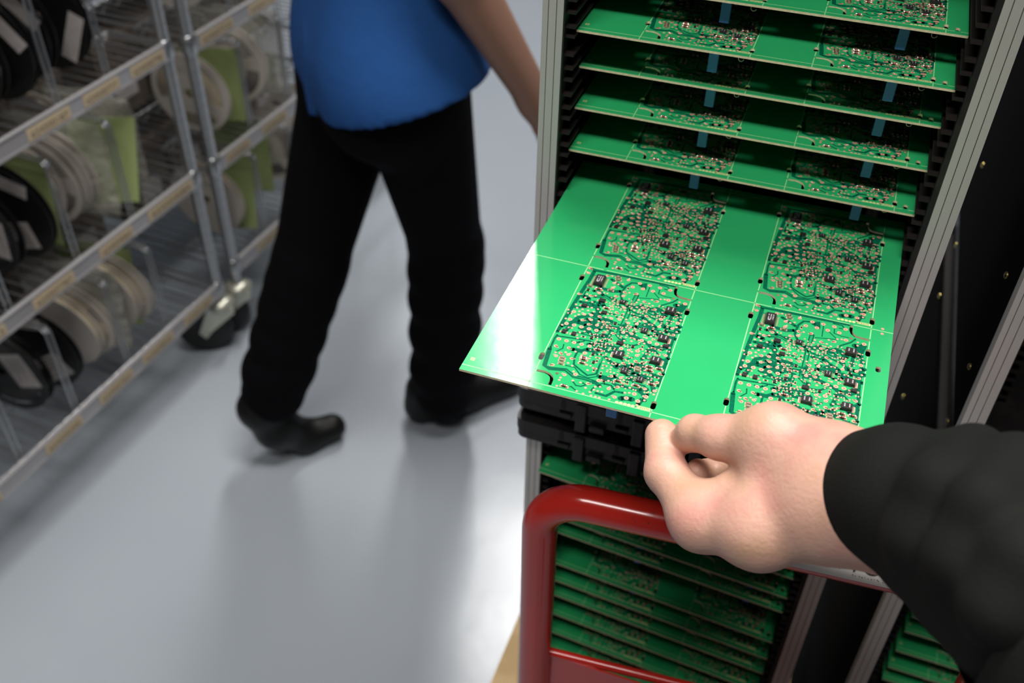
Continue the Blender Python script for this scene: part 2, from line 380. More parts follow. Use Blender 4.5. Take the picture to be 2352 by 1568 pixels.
ICS=[(12.3,111.0,6.5,10.5,2.6,'L'),(19.7,91.1,4.2,3.4,1.3,'s'),(10.0,81.8,3.6,2.6,1.2,'s'),(33.0,94.2,3.8,3.8,1.5,'L'),(24.4,79.3,3.6,3,1.2,'s'),(65.1,95.6,6.6,6,2.6,'B'),(5.4,51.7,2.8,3.4,1.2,'s'),(12.0,51.6,2.8,3.4,1.2,'s'),(53.8,70.5,4,4.9,1.4,'L'),(67.2,66.6,6.4,5.4,2.2,'D'),(70.2,60.5,3.6,2.6,1.2,'s'),(42.2,53.0,4.2,3,1.4,'s'),(44.3,41.5,6.4,5.4,2.2,'E'),(67.5,44.3,6.4,5.4,2.2,'D'),(51.5,28.9,4,5,1.4,'L'),(62.5,24.3,4,4.6,1.4,'L'),(34.2,71.2,1.6,2.4,0.9,'t'),(29.7,56.7,1.6,2.4,0.9,'t'),(23.8,51.8,1.6,2.4,0.9,'t'),(29.1,37.3,1.6,2.6,0.9,'t'),(31.5,30.0,1.6,2.4,0.9,'t'),(50.7,53.1,1.6,2.4,0.9,'t'),(7.5,99.1,1.6,2.4,0.9,'t'),(66.4,76.4,1.4,2.2,0.7,'t'),(42.3,15.8,1.4,2.2,0.7,'t')]
DIODES=[(24.8,84.3),(31.1,42.1),(25.1,30.2),(20.9,2.8),(50.2,18.5),(65.2,37.7),(65.9,34.6),(71.4,38.0),(70.1,22.9),(61.5,18.5),(14.1,102.5),(25.2,26.6),(24.7,31.8)]
CERAMICS=[(23.0,120.0),(24.0,117.3),(22.0,104.3),(12.1,27.0),(12.4,24.6),(12.9,21.7),(7.7,103.9),(58.5,34.4),(59.1,32.2)]
PAIRS=[(32.6,110.4),(3.3,71.1),(45.1,82.5),(45.2,79.2),(8.0,57.0),(18.5,51.3),(35.9,81.2),(36.1,79.1),(31.0,65.7),(31.5,67.5),(34.8,66.6),(42.9,70.2),(43.2,67.6),(45.9,71.3),(47.7,68.3),(44.2,61.6),(48.3,61.0),(51.3,60.6),(30.8,52.3),(32.8,48.9),(35.0,50.3),(35.9,55.3),(33.5,54.4),(28.7,51.5),(30.3,44.9),(33.4,46.6),(28.5,67.5),(28.0,33.8),(32.8,35.1),(34.0,38.6),(33.1,31.8),(29.5,26.4),(33.7,25.1),(33.7,23.1),(38.9,36.4),(41.5,32.9),(43.5,33.7),(46.1,33.7),(38.9,29.5),(43.0,28.6),(53.8,37.1),(59.9,39.7),(38.5,22.0),(44.9,25.2),(64.6,30.9),(56.4,54.8),(63.2,56.3),(65.5,56.1),(68.0,56.6),(60.6,52.2),(61.3,49.4),(49.5,45.0),(60.8,41.2),(71.7,30.2),(55.9,19.5),(55.3,18.3),(56.1,78.4),(60.4,72.0),(64.6,73.6),(19.7,100.2),(31.4,64.2),(22.9,55.7),(56.0,52.5),(55.0,65.7),(43.4,72.0),(26.1,53.7),(53.9,16.3),(41.4,16.4)]
DARK=[([(2.7,123.3),(7.6,122.7),(23.9,123.3),(40.8,123.7),(61.3,124.5)],2.4),([(5.6,121.9),(5.1,110.1),(4.2,100.2),(2.9,81.1),(1.2,50.6)],2.6),([(10.6,117.1),(7.7,117.2),(8.3,105.3),(6.4,97.5),(6.4,90.4)],1.0),([(40.0,105.5),(39.4,93.8),(39.2,79.1),(39.0,70.3),(38.4,61.0),(41.5,58.0),(43.7,57.2)],3.2),([(31.5,97.7),(29.4,102.7),(30.3,112.5),(33.2,117.8),(39.9,119.1)],1.6),([(13.6,94.4),(20.6,97.0),(27.0,93.7),(33.2,88.6),(38.0,89.9)],3.0),([(38.0,89.9),(41.4,86.1),(46.5,84.7),(50.8,89.1),(56.1,86.7),(61.4,84.3)],3.6),([(50.5,95.7),(55.8,91.0),(63.6,80.7),(66.8,84.1),(67.1,93.0)],2.4),([(59.3,84.6),(56.6,95.8),(58.1,100.9),(64.3,106.7),(66.7,111.0)],1.2),([(46.2,106.2),(45.9,117.2)],0.7),([(49.8,112.8),(55.3,107.0)],0.7),([(53.0,116.9),(53.2,112.3),(57.8,110.9),(62.3,111.1)],0.7),([(39.6,117.2),(41.3,119.0),(42.8,114.3)],3.0),([(42.4,103.5),(50.2,105.4),(55.5,106.2)],0.8),([(56.0,118.7),(59.8,118.9),(57.3,122.1),(51.7,122.4)],1.0),([(1.9,33.1),(3.7,16.7),(7.4,15.2),(17.4,17.5),(23.7,13.5),(30.0,14.0),(37.2,13.3),(41.1,10.6)],2.8),([(2.3,47.3),(1.7,43.9),(2.0,34.2)],1.4),([(2.6,46.4),(13.2,47.8),(23.5,49.0),(28.0,47.1),(28.0,42.5),(23.7,39.3),(19.1,37.3),(19.0,30.5),(20.5,24.0),(26.2,20.3),(31.2,17.3),(36.0,20.6),(35.7,30.7),(34.9,43.6),(36.8,48.6),(40.7,48.6)],1.3),([(16.1,21.4),(21.9,21.6),(26.6,16.6),(32.1,15.3),(38.6,19.2)],0.8),([(9.0,39.9),(9.5,36.0),(6.3,31.7)],0.8),([(40.4,4.2),(46.8,3.8),(50.8,9.5),(55.6,10.0)],1.8),([(55.8,4.9),(58.8,6.3),(62.1,6.4)],4.0),([(39.4,16.6),(45.4,17.9),(49.8,15.3),(62.2,15.7),(66.5,13.6),(68.0,11.4),(70.1,14.0)],2.2),([(71.4,107.1),(72.7,84.2),(73.1,62.1),(73.9,42.2),(74.1,23.0)],2.0),([(24.5,9.0),(27.2,6.3),(30.3,6.5),(32.8,8.9),(30.6,9.9)],1.0),([(22.1,2.5),(24.7,4.4),(29.3,1.6)],0.8),([(38.3,9.5),(37.3,6.3),(37.2,3.5)],1.0),([(66.6,3.5),(67.8,8.5),(69.4,8.2)],3.0),([(55.9,35.4),(50.8,35.4),(44.1,40.9)],1.0),([(6.0,53.5),(9.4,69.0),(17.4,74.2),(27.5,72.5)],3.0),([(1.8,56.2),(8.2,64.1),(16.7,67.3),(26.9,62.5)],3.0),([(5.1,78.5),(17.3,84.2),(22.9,74.1),(31.4,72.9)],2.6),([(46.6,76.5),(54.7,76.3),(61.2,71.2),(74.6,70.0)],3.0),([(42.6,66.3),(50.1,62.8),(59.6,59.0),(64.2,53.6)],3.0),([(58.9,43.5),(61.9,54.8),(72.1,63.8)],2.6),([(37.3,37.4),(45.7,30.6),(55.9,30.5)],2.6),([(58.6,29.6),(68.6,27.6),(72.8,17.8)],3.0),([(27.5,39.7),(32.2,41.5),(34.7,46.6)],2.0),([(24.6,66.0),(34.1,63.1),(33.2,52.2)],2.6),([(14.0,105.1),(22.9,103.7),(28.6,105.9)],3.0),([(19.3,116.7),(28.7,110.7)],2.4),([(66.9,104.2),(70.7,105.6),(69.9,94.1)],4.0),([(60.5,88.3),(63.1,91.5)],3.4)]
LIGHT=[([(40.0,105.5),(39.4,93.8),(39.2,79.1),(39.0,70.3),(38.4,61.0),(41.5,58.0)],1.5),([(14.1,95.1),(20.7,96.5),(27.2,93.2),(33.4,88.1),(38.1,89.7)],0.9),([(38.0,89.9),(41.4,86.1),(46.5,84.7),(50.8,89.1),(56.1,86.7),(61.2,86.1)],1.3),([(17.4,17.5),(23.7,13.5),(30.0,14.0),(35.2,13.6)],0.5),([(6.4,97.5),(8.3,105.3),(7.7,117.2),(10.0,119.3),(24.6,120.6),(41.5,120.9)],0.8),([(35.4,30.6),(34.9,43.6),(36.8,48.6)],0.9),([(49.5,75.4),(51.6,80.5),(56.3,77.9)],0.6),([(51.1,59.0),(56.6,57.9),(62.0,46.7),(57.3,44.9)],0.6),([(34.1,63.1),(33.2,52.2),(32.2,41.5)],0.6)]
HOLES=[(13.3,12.7),(64.0,110.8)]

def board_outline():
    holes = []
    for i in (0, 1):
        for j in (0, 1):
            dx = MX[i]-.0445; dy = MY[j]-.0048
            for x, y in ((.0439, .1166), (.0439, .0293), (.1200, .1049), (.1200, .0109)):
                if (i, j) != (9, 9): holes.append(stadium(x+dx, y+dy, .0032, .0072))
            for pts in (((.0452, .0158), (.0502, .0160), (.0532, .0152), (.0554, .0135), (.0564, .0110), (.0566, .0060)),
                        ((.1076, .1292), (.1077, .1240), (.1087, .1210), (.1108, .1190), (.1135, .1183), (.1196, .1180))):
                L, R = offset_poly(pts, .0021)
                holes.append([(x+dx, y+dy) for x, y in L + R[::-1]])
            for hx, hy in HOLES:
                holes.append([(MX[i]+hx*MM+math.cos(t*PI/5)*.0011, MY[j]+hy*MM+math.sin(t*PI/5)*.0011) for t in range(10)])
    for x, y in ((.2434, .0085), (.2434, .0911)): holes.append(stadium(x, y, .0032, .0055))
    return [(0, 0), (BW, 0), (BW, BL), (0, BL)], holes
o_, h_ = board_outline()
ME_SUB = flat_solid('substrate', o_, h_, BT, M['mask'], M['fr4'])
for v in ME_SUB.vertices: v.co.z -= BT/2
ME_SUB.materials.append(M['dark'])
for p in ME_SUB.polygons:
    if p.normal.z < -.5: p.material_index = 2  # underside coloured dark to cut light bouncing between the boards

def ribbon(mb, pts, w, z, m, ox, oy):
    L, R = offset_poly([(ox+p[0]*MM, oy+p[1]*MM) for p in pts], w*MM)
    n = len(L)
    mb.add([(x, y, z) for x, y in L]+[(x, y, z) for x, y in R], [(n+i, n+i+1, i+1, i) for i in range(n-1)], m)
    for e in (0, n-1):
        cx, cy = (L[e][0]+R[e][0])/2, (L[e][1]+R[e][1])/2; mb.disc(cx, cy, z, w*MM/2, m, 8)
def score_lines():
    mb = MB(); z = .00006; w = .00035
    def vline(x, ys):   # broken where the slots are
        for a, b_ in ys: mb.rect(x-w, a, x+w, b_, z, M['score'])
    for i in (0, 1):
        xl = MX[i]-.0002; xr = MX[i]+MODW-.0001
        vline(xl, ((0, .0155), (.0174, .0256), (.0330, .1129), (.1203, .1430), (.1450, .1530), (.1606, .2402), (.2477, BL)))
        vline(xr, ((0, .0073), (.0146, .1012), (.1086, .1168), (.1192, .1346), (.142, .2288), (.236, .2443), (.2468, BL)))
    for y in (.0048, .1302, .2612):
        xs = [0, .0555, .0577, .1065, .1087, .1717, .1739, .2227, .2249, BW]
        if y == .0048: xs = [0, .2415, .2453, BW]
        for k in range(0, len(xs), 2): mb.rect(xs[k], y-w, xs[k+1], y+w, z, M['score'])
    return mb.mesh('score_lines')
ME_SCORE = score_lines()

def traces():
    mb = MB()
    for i in (0, 1):
        for j in (0, 1):
            ox, oy = MX[i], MY[j]; z = .00004
            for k, (pts, wd) in enumerate(DARK): ribbon(mb, pts, wd, z+k*.0000004, M['dark'], ox, oy)
            for k, (pts, wd) in enumerate(LIGHT): ribbon(mb, pts, wd, z+.00003, M['light'], ox, oy)
    return mb.mesh('traces')
_t = random.Random(77)
for _ in range(100):     # further short gaps in the copper, at 45 degree bends
    x = _t.uniform(6, 70); y = _t.uniform(34 if x < 30 else 8, 100); L_ = _t.uniform(4, 11); s_ = _t.choice((-1, 1))
    x2 = min(74, x+L_*.6); DARK.append(([(x, y), (x2, y+_t.choice((0, .4))), (min(74.5, x2+L_*.35), max(3, min(118, y+s_*L_*.35)))], _t.choice((.8, 1.4, 2.6, 3.4))))
ME_TRACES = traces()

# many further tiny pads and vias filling the crowded areas
_r = random.Random(21); EXTRA = []
_occ = [(x, y, 2.3) for x, y in PAD_BIG+PAD_TEAR]+[(x, y, 1.6) for x, y in PAD_SMALL]+[(x, y, 2.1) for x, y in PAIRS+DIODES+CERAMICS]+[(i[0], i[1], max(i[2], i[3])*.72+1) for i in ICS]
for _ in range(9000):
    x = _r.uniform(24, 73); y = _r.uniform(14, 100)
    if y < 30 and x < 40: continue
    if all((x-a)**2+(y-b)**2 > (c+.75)**2 for a, b, c in _occ):
        EXTRA.append((round(x, 1), round(y, 1), _r.random())); _occ.append((x, y, 1.15))
    if len(EXTRA) > 105: break
rnd = random.Random(4)
TEAR_ANG = [rnd.choice((0.2, -.5, 2.8, .9, -2.6, 1.4)) for _ in PAD_TEAR]
def pads():
    mb = MB(); z = .00011; z2 = .00014
    P, H = M['pad'], M['padhole']
    for i in (0, 1):
        for j in (0, 1):
            ox, oy = MX[i], MY[j]
            for x, y in PAD_BIG:
                x = ox+x*MM; y = oy+y*MM
                mb.disc(x, y, z, .00150, P, 16); mb.disc(x, y, z2, .00045, H, 8)
            for (x, y), a in zip(PAD_TEAR, TEAR_ANG):
                x = ox+x*MM; y = oy+y*MM; c, s = math.cos(a), math.sin(a)
                o = [(x+c*.0026, y+s*.0026, z)]+[(x+math.cos(a+t)*.00128, y+math.sin(a+t)*.00128, z) for t in [(.25+.15*q)*PI for q in range(11)]]
                mb.add(o, [tuple(range(len(o)))], P); mb.disc(x, y, z2, .0005, H, 8)
                # clinched lead with solder
                mb.cyl((x, y, 0), (x+c*.0016, y+s*.0016, .0007), .00026, M['solder'], 6)
            for x, y in PAD_SMALL: mb.disc(ox+x*MM, oy+y*MM, z, .00085, P, 10)
            for x, y, q in EXTRA:
                x = ox+x*MM; y = oy+y*MM
                if q < .35: mb.disc(x, y, z, .0006, P, 8)
                elif q < .7: mb.rect(x-.0012, y-.0006, x-.0003, y+.0006, z, P); mb.rect(x+.0003, y-.0006, x+.0012, y+.0006, z, P)
                else: mb.rect(x-.0006, y-.0012, x+.0006, y-.0003, z, P); mb.rect(x-.0006, y+.0003, x+.0006, y+.0012, z, P)
            for x, y in PAD_YELLOW: mb.disc(ox+x*MM, oy+y*MM, z, .00115, M['yellow'], 10)
            for k, (x, y) in enumerate(PAIRS):
                x = ox+x*MM; y = oy+y*MM; hor = (k % 3 != 0)
                for sg in (-1, 1):
                    if hor: mb.rect(x+sg*.0011-.00055, y-.0007, x+sg*.0011+.00055, y+.0007, z, P)
                    else: mb.rect(x-.0007, y+sg*.0011-.00055, x+.0007, y+sg*.0011+.00055, z, P)
            for x, y in DIODES: 
                for sg in (-1, 1): mb.rect(ox+x*MM+sg*.0019-.0009, oy+y*MM-.0010, ox+x*MM+sg*.0019+.0009, oy+y*MM+.0010, z, P)
            for x, y in CERAMICS:
                for sg in (-1, 1): mb.rect(ox+x*MM+sg*.0015-.0007, oy+y*MM-.0010, ox+x*MM+sg*.0015+.0007, oy+y*MM+.0010, z, P)
            for ic in ICS:
                x = ox+ic[0]*MM; y = oy+ic[1]*MM; wd, ln, kd = ic[2]*MM, ic[3]*MM, ic[5]
                if kd == 'L':
                    n = max(3, int(ln/.00127))
                    for q in range(n):
                        yy = y-ln/2+(q+.5)*ln/n
                        for sg in (-1, 1): mb.rect(x+sg*(wd/2+.0012)-.0008, yy-.0003, x+sg*(wd/2+.0012)+.0008, yy+.0003, z, P)
                elif kd in 'DE':
                    sg = 1 if kd == 'D' else -1
                    mb.rect(min(x+sg*.001, x+sg*.0049), y-.0027, max(x+sg*.001, x+sg*.0049), y+.0023, z, P)
                    for q in (-1, 1): mb.rect(x-sg*.0046-.001, y+q*.0017-.0006, x-sg*.0046+.001, y+q*.0017+.0006, z, P)
                elif kd == 'B':
                    for sg in (-1, 1):
                        for q in (-1, 1): mb.rect(x+sg*.0044-.0009, y+q*.0018-.0006, x+sg*.0044+.0009, y+q*.0018+.0006, z, P)
                elif kd == 's':
                    for sg in (-1, 1): mb.rect(x+sg*(wd/2+.0005)-.0009, y-.0009, x+sg*(wd/2+.0005)+.0009, y+.0006, z, P)
                    mb.rect(x-.0007, y+ln/2, x+.0007, y+ln/2+.0013, z, P)
                else:
                    for q in (-1, 1): mb.rect(x-.0013, y+q*.0006-.0003, x-.0004, y+q*.0006+.0003, z, P)
                    mb.rect(x+.0004, y-.0004, x+.0014, y+.0004, z, P)
            # printed code box
            x = ox+.0665; y = oy+.0003
            mb.rect(x, y, x+.0082, y+.0024, z, M['yellow'])
            for k, g in enumerate('FRU2SC9'):
                pass
    # corner target and test points
    mb.rect(.0032, .0100, .0060, .0128, z, M['yellow']); mb.rect(.0037, .0105, .0055, .0123, z2, M['mask']); mb.disc(.0046, .0114, z2+.00003, .0006, P)
    for y in (.1275, .1327): mb.disc(.2432, y, z, .0011, P)
    return mb.mesh('solder_pads')
ME_PADS = pads()
ME_CODE = []
tm = text_mesh('CZ2270', .0023, M['light'])
def code_text():
    mb = MB()
    for i in (0, 1):
        for j in (0, 1):
            mb.add([(MX[i]+.0667+v.co.x*.92, MY[j]+.0007+v.co.y, .00015) for v in tm.vertices], [tuple(p.vertices) for p in tm.polygons], M['dark'])
    return mb.mesh('printed_code')
ME_CODE = code_text()

def chip_mesh(wd, ln, h, kd):
    mb = MB(); w2, l2 = wd/2, ln/2; z0 = .00025
    t = .82
    vs = [(-w2, -l2, z0), (w2, -l2, z0), (w2, l2, z0), (-w2, l2, z0), (-w2, -l2, h*.55), (w2, -l2, h*.55), (w2, l2, h*.55), (-w2, l2, h*.55),
          (-w2*t-w2*.1, -l2*t-l2*.1, h), (w2*t+w2*.1, -l2*t-l2*.1, h), (w2*t+w2*.1, l2*t+l2*.1, h), (-w2*t-w2*.1, l2*t+l2*.1, h)]
    mb.add(vs, [(0, 3, 2, 1), (0, 1, 5, 4), (1, 2, 6, 5), (2, 3, 7, 6), (3, 0, 4, 7), (4, 5, 9, 8), (5, 6, 10, 9), (6, 7, 11, 10), (7, 4, 8, 11), (8, 9, 10, 11)], M['chip'])
    def lead(x, y, sg, lw=.0002, out=.0009):
        mb.box((min(x, x+sg*out*.5), y-lw, h*.38), (max(x, x+sg*out*.5), y+lw, h*.48), M['solder'])
        mb.box((min(x+sg*out*.4, x+sg*out*.6), y-lw, .00012), (max(x+sg*out*.4, x+sg*out*.6), y+lw, h*.48), M['solder'])
        mb.box((min(x+sg*out*.5, x+sg*out*1.3), y-lw, .00012), (max(x+sg*out*.5, x+sg*out*1.3), y+lw, .0003), M['solder'])
    if kd == 'L':
        n = max(3, int(ln/.00127))
        for q in range(n):
            for sg in (-1, 1): lead(sg*w2, -l2+(q+.5)*ln/n, sg)
    elif kd in 'DE':
        sg = -1 if kd == 'D' else 1
        for q in (-1, 1): lead(sg*w2, q*.0017, sg, .0004, .0013)
        mb.box((min(-sg*w2, -sg*(w2+.0009)), -l2*.8, .0001), (max(-sg*w2, -sg*(w2+.0009)), l2*.8, .0005), M['solder'])
    elif kd == 'B':
        for sg in (-1, 1):
            for q in (-1, 1): lead(sg*w2, q*.0018, sg, .0004, .001)
    elif kd == 's':
        for sg in (-1, 1): lead(sg*w2, -.0002, sg, .0003, .0006)
    if kd in 'LDEB' and ln > .003:     # printed marking: rows of small strokes
        r = random.Random(int(wd*1e6)+int(ln*1e5))
        rows = 3 if ln > .008 else 2
        for a in range(rows):
            x = -w2*.45+a*w2*(.9/max(1, rows-1)); y = -l2*.45
            while y < l2*.6:
                s_ = r.uniform(.0003, .0007)
                if r.random() < .8: mb.rect(x-w2*.12, y, x+w2*.12, y+s_*.7, h+.00002, M['chipmark'])
                y += s_
        if ln > .008: mb.rect(-w2*.5, -l2*.62, -w2*.02, -l2*.42, h+.00002, M['chipmark'])
    return mb.mesh('integrated_circuit' if kd != 't' else 'transistor')
ME_ICS = [chip_mesh(ic[2]*MM, ic[3]*MM, ic[4]*MM, ic[5]) for ic in ICS]
def diode_mesh():
    mb = MB(); mb.cyl((-.0016, 0, .0009), (.0016, 0, .0009), .00075, M['diode'], 10)
    for s in (-1, 1): mb.cyl((s*.0012, 0, .0009), (s*.0020, 0, .0009), .00082, M['solder'], 10)
    mb.cyl((-.0009, 0, .0009), (-.0004, 0, .0009), .00079, M['ink'], 10)
    return mb.mesh('diode')
ME_DIODE = diode_mesh()
def ceramic_mesh():
    mb = MB(); mb.box((-.0011, -.0008, .0001), (.0011, .0008, .0012), M['ceramic'])
    for s in (-1, 1): mb.box((min(s*.0009, s*.0016), -.00085, .0001), (max(s*.0009, s*.0016), .00085, .00125), M['solder'])
    return mb.mesh('ceramic_capacitor')
ME_CER = ceramic_mesh()
def add_passives(mb, ox, oy):
    for k, (x, y) in enumerate(PAIRS):
        if k % 4 == 3: continue
        x = ox+x*MM; y = oy+y*MM
        if k % 3 != 0: mb.box((x-.0007, y-.0004, .0001), (x+.0007, y+.0004, .00055), M['chip'] if k % 2 else M['ceramic'])
        else: mb.box((x-.0004, y-.0007, .0001), (x+.0004, y+.0007, .00055), M['chip'])
def passives():
    mb = MB()
    for i in (0, 1):
        for j in (0, 1): add_passives(mb, MX[i], MY[j])
    return mb.mesh('chip_resistors')
ME_RES = passives()
def joined(mods, name):
    """every small component of some modules as one piece (used where the photo shows them only a few pixels large)"""
    mb = MB()
    def app(me, x, y):
        for p in me.polygons: pass
        mats = list(me.materials); bym = {}
        for p in me.polygons: bym.setdefault(p.material_index, []).append(tuple(p.vertices))
        vs = [(v.co.x+x, v.co.y+y, v.co.z) for v in me.vertices]
        for k, fs in bym.items(): mb.add(vs, fs, mats[k])
    for i, j in mods:
        for ic, me in zip(ICS, ME_ICS):
            if ic[5] == 't': continue
            app(me, MX[i]+ic[0]*MM, MY[j]+ic[1]*MM)
        for x, y in DIODES: app(ME_DIODE, MX[i]+x*MM, MY[j]+y*MM)
    return mb.mesh(name)
ME_JOIN_BACK = joined(((0, 1), (1, 1)), 'small_components')
ME_JOIN_ALL = joined(((0, 0), (1, 0), (0, 1), (1, 1)), 'small_components')
def cap_mesh():
    mb = MB(); mb.box((-.0034, -.0016, -.0205), (.0034, .0016, -.0042), M['cap'], .0005)
    for s in (-1, 1): mb.cyl((s*.0022, 0, -.0045), (s*.0022, 0, -.0017), .0003, M['solder'], 6)
    return mb.mesh('film_capacitor')
ME_CAP = cap_mesh()
def hook_mesh():
    mb = MB(); p = [(0, 0, -.0016), (0, 0, -.0062)]+[(.0018-math.cos(t)*.0018, 0, -.0062-math.sin(t)*.0018) for t in (.6, 1.2, 1.8, 2.5, 3.0)]
    mb.tube(p, .00028, M['solder'], 6); return mb.mesh('lead_wire')
ME_HOOK = hook_mesh()
def under_mesh():
    mb = MB(); r = random.Random(2)
    for i in (0, 1):
        for j in (0, 1):
            ox, oy = MX[i], MY[j]
            for _ in range(16):
                x = ox+r.uniform(.008, .068); y = oy+r.uniform(.03, .118); s = r.uniform(.002, .005); h = r.uniform(.006, .014)
                if r.random() < .5: mb.cyl((x, y, -BT), (x, y, -BT-h), s, M['ink'] if r.random() < .6 else M['relay'], 12)
                else: mb.box((x-s, y-s*1.3, -BT-h*.8), (x+s, y+s*1.3, -BT), M['relay'])
    return mb.mesh('underside_components')
ME_UNDER = under_mesh()
def ground_box():
    mb = MB(); mb.box((.0600, .030, -BT-.009), (.0655, .044, -BT), M['relay']); mb.box((.1762, .030, -BT-.009), (.1817, .044, -BT), M['relay'])
    return mb.mesh('grey_relays')
ME_RELAY = ground_box()

def make_board(full, label, group):
    root = empty('circuit_board', label=label, cat='circuit board', group=group)
    put('substrate', ME_SUB, root); put('score_lines', ME_SCORE, root); put('copper_traces', ME_TRACES, root)
    put('solder_pads', ME_PADS, root)
    for x in (.0950, .2125): put('film_capacitor', ME_CAP, root, (x, .0137, 0))['label'] = 'blue film capacitor hanging below the front edge'
    for x in (.1120, .2290): put('lead_wire', ME_HOOK, root, (x, .0095, 0))
    put('underside_components', ME_UNDER, root)['kind'] = 'stuff'
    if full == 0:
        put('small_components', ME_JOIN_ALL, root)['kind'] = 'stuff'
        return root
    put('printed_code', ME_CODE, root); put('relay_pair', ME_RELAY, root)
    put('chip_resistors', ME_RES, root)['kind'] = 'stuff'
    mods = [(0, 0), (1, 0)] + ([(0, 1), (1, 1)] if full == 2 else [])
    for i, j in mods:
        for ic, me in zip(ICS, ME_ICS):
            put('transistor' if ic[5] == 't' else 'integrated_circuit', me, root, (MX[i]+ic[0]*MM, MY[j]+ic[1]*MM, 0))
        for x, y in DIODES: put('diode', ME_DIODE, root, (MX[i]+x*MM, MY[j]+y*MM, 0))
        for x, y in CERAMICS: put('ceramic_capacitor', ME_CER, root, (MX[i]+x*MM, MY[j]+y*MM, 0))
    if full == 1: put('small_components', ME_JOIN_BACK, root)['kind'] = 'stuff'
    return root

held = make_board(2, 'green circuit board being pulled out of the rack, pinched between thumb and finger', 'green circuit boards')
held.location = (0.0002, 0, Z0); held.rotation_euler = (0.0084, 0, 0)
GR = 'green circuit boards'
up = [(.2473, .1547, 'topmost green circuit board of the upper rack, cut off by the top of the photo'),
      (.2224, .1292, 'green circuit board in the upper rack, directly below the cut-off topmost board'),
      (.2356, .0969, 'green circuit board in the upper rack, set slightly deeper than its neighbours'),
      (.2304, .0669, 'green circuit board in the upper rack, second above the pulled-out board'),
      (.2213, .0366, 'green circuit board in the upper rack, directly above the pulled-out board')]
proto1 = None
for y, z, lb in up:
    o = make_board(1, lb, GR) if proto1 is None else copy_tree(proto1)
    if proto1 is None: proto1 = o
    o['label'] = lb; o.location = (0.0, y, Z0+z)
low = [(-.0040, .1960, -.2960, -4.5, 'green circuit board directly under the black plate, corner overlapping the aluminium post'),
       (-.0005, .2340, -.3420, -4.2, 'green circuit board just under the topmost board of the lower rack'),
       (.0, .2390, -.3759, -4.2, 'green circuit board of the lower rack running behind the red handle bar'),
       (.0, .2390, -.4071, -4.2, 'green circuit board in the lower rack emerging just below the red handle bar'),
       (.0, .2390, -.4303, -4.2, 'green circuit board of the lower rack above the widest gap between the boards'),
       (.0, .2390, -.4836, -4.2, 'green circuit board of the lower rack below the widest gap, most of its parts visible'),
       (.0, .2390, -.5139, -4.2, 'green circuit board of the lower rack, directly below the one with most parts visible'),
       (.0, .2390, -.5410, -4.2, 'green circuit board of the lower rack, fourth from the lowest in view'),
       (.0, .2390, -.5770, -4.2, 'green circuit board of the lower rack, third from the lowest one in view'),
       (.0, .2390, -.6140, -4.2, 'green circuit board of the lower rack, second lowest in view above the red panel'),
       (.0, .2390, -.6500, -4.2, 'lowest green circuit board in view, just above the red panel edge')]
proto0 = None
for x, y, z, rz, lb in low:
    o = make_board(0, lb, GR) if proto0 is None else copy_tree(proto0)
    if proto0 is None: proto0 = o
    o['label'] = lb; o.location = (x, y, Z0+z); o.rotation_euler = (0, 0, math.radians(rz))
nb = [(-0.5148, 'dim green circuit board in the right-hand rack, topmost showing under the sleeve'),
      (-0.5430, 'dim green circuit board in the right-hand rack, second below the sleeve'),
      (-0.5806, 'dim circuit board in the right-hand rack whose green face shows beside the jacket'),
      (-0.6144, 'dim circuit board in the right-hand rack, second from the photo bottom'),
      (-0.6400, 'dim circuit board in the right-hand rack, lowest at the photo bottom')]
for z, lb in nb:
    o = copy_tree(proto0); o['label'] = lb; o.location = (.3895, .330, Z0+z); o.rotation_euler = (0, 0, math.radians(-1.0))

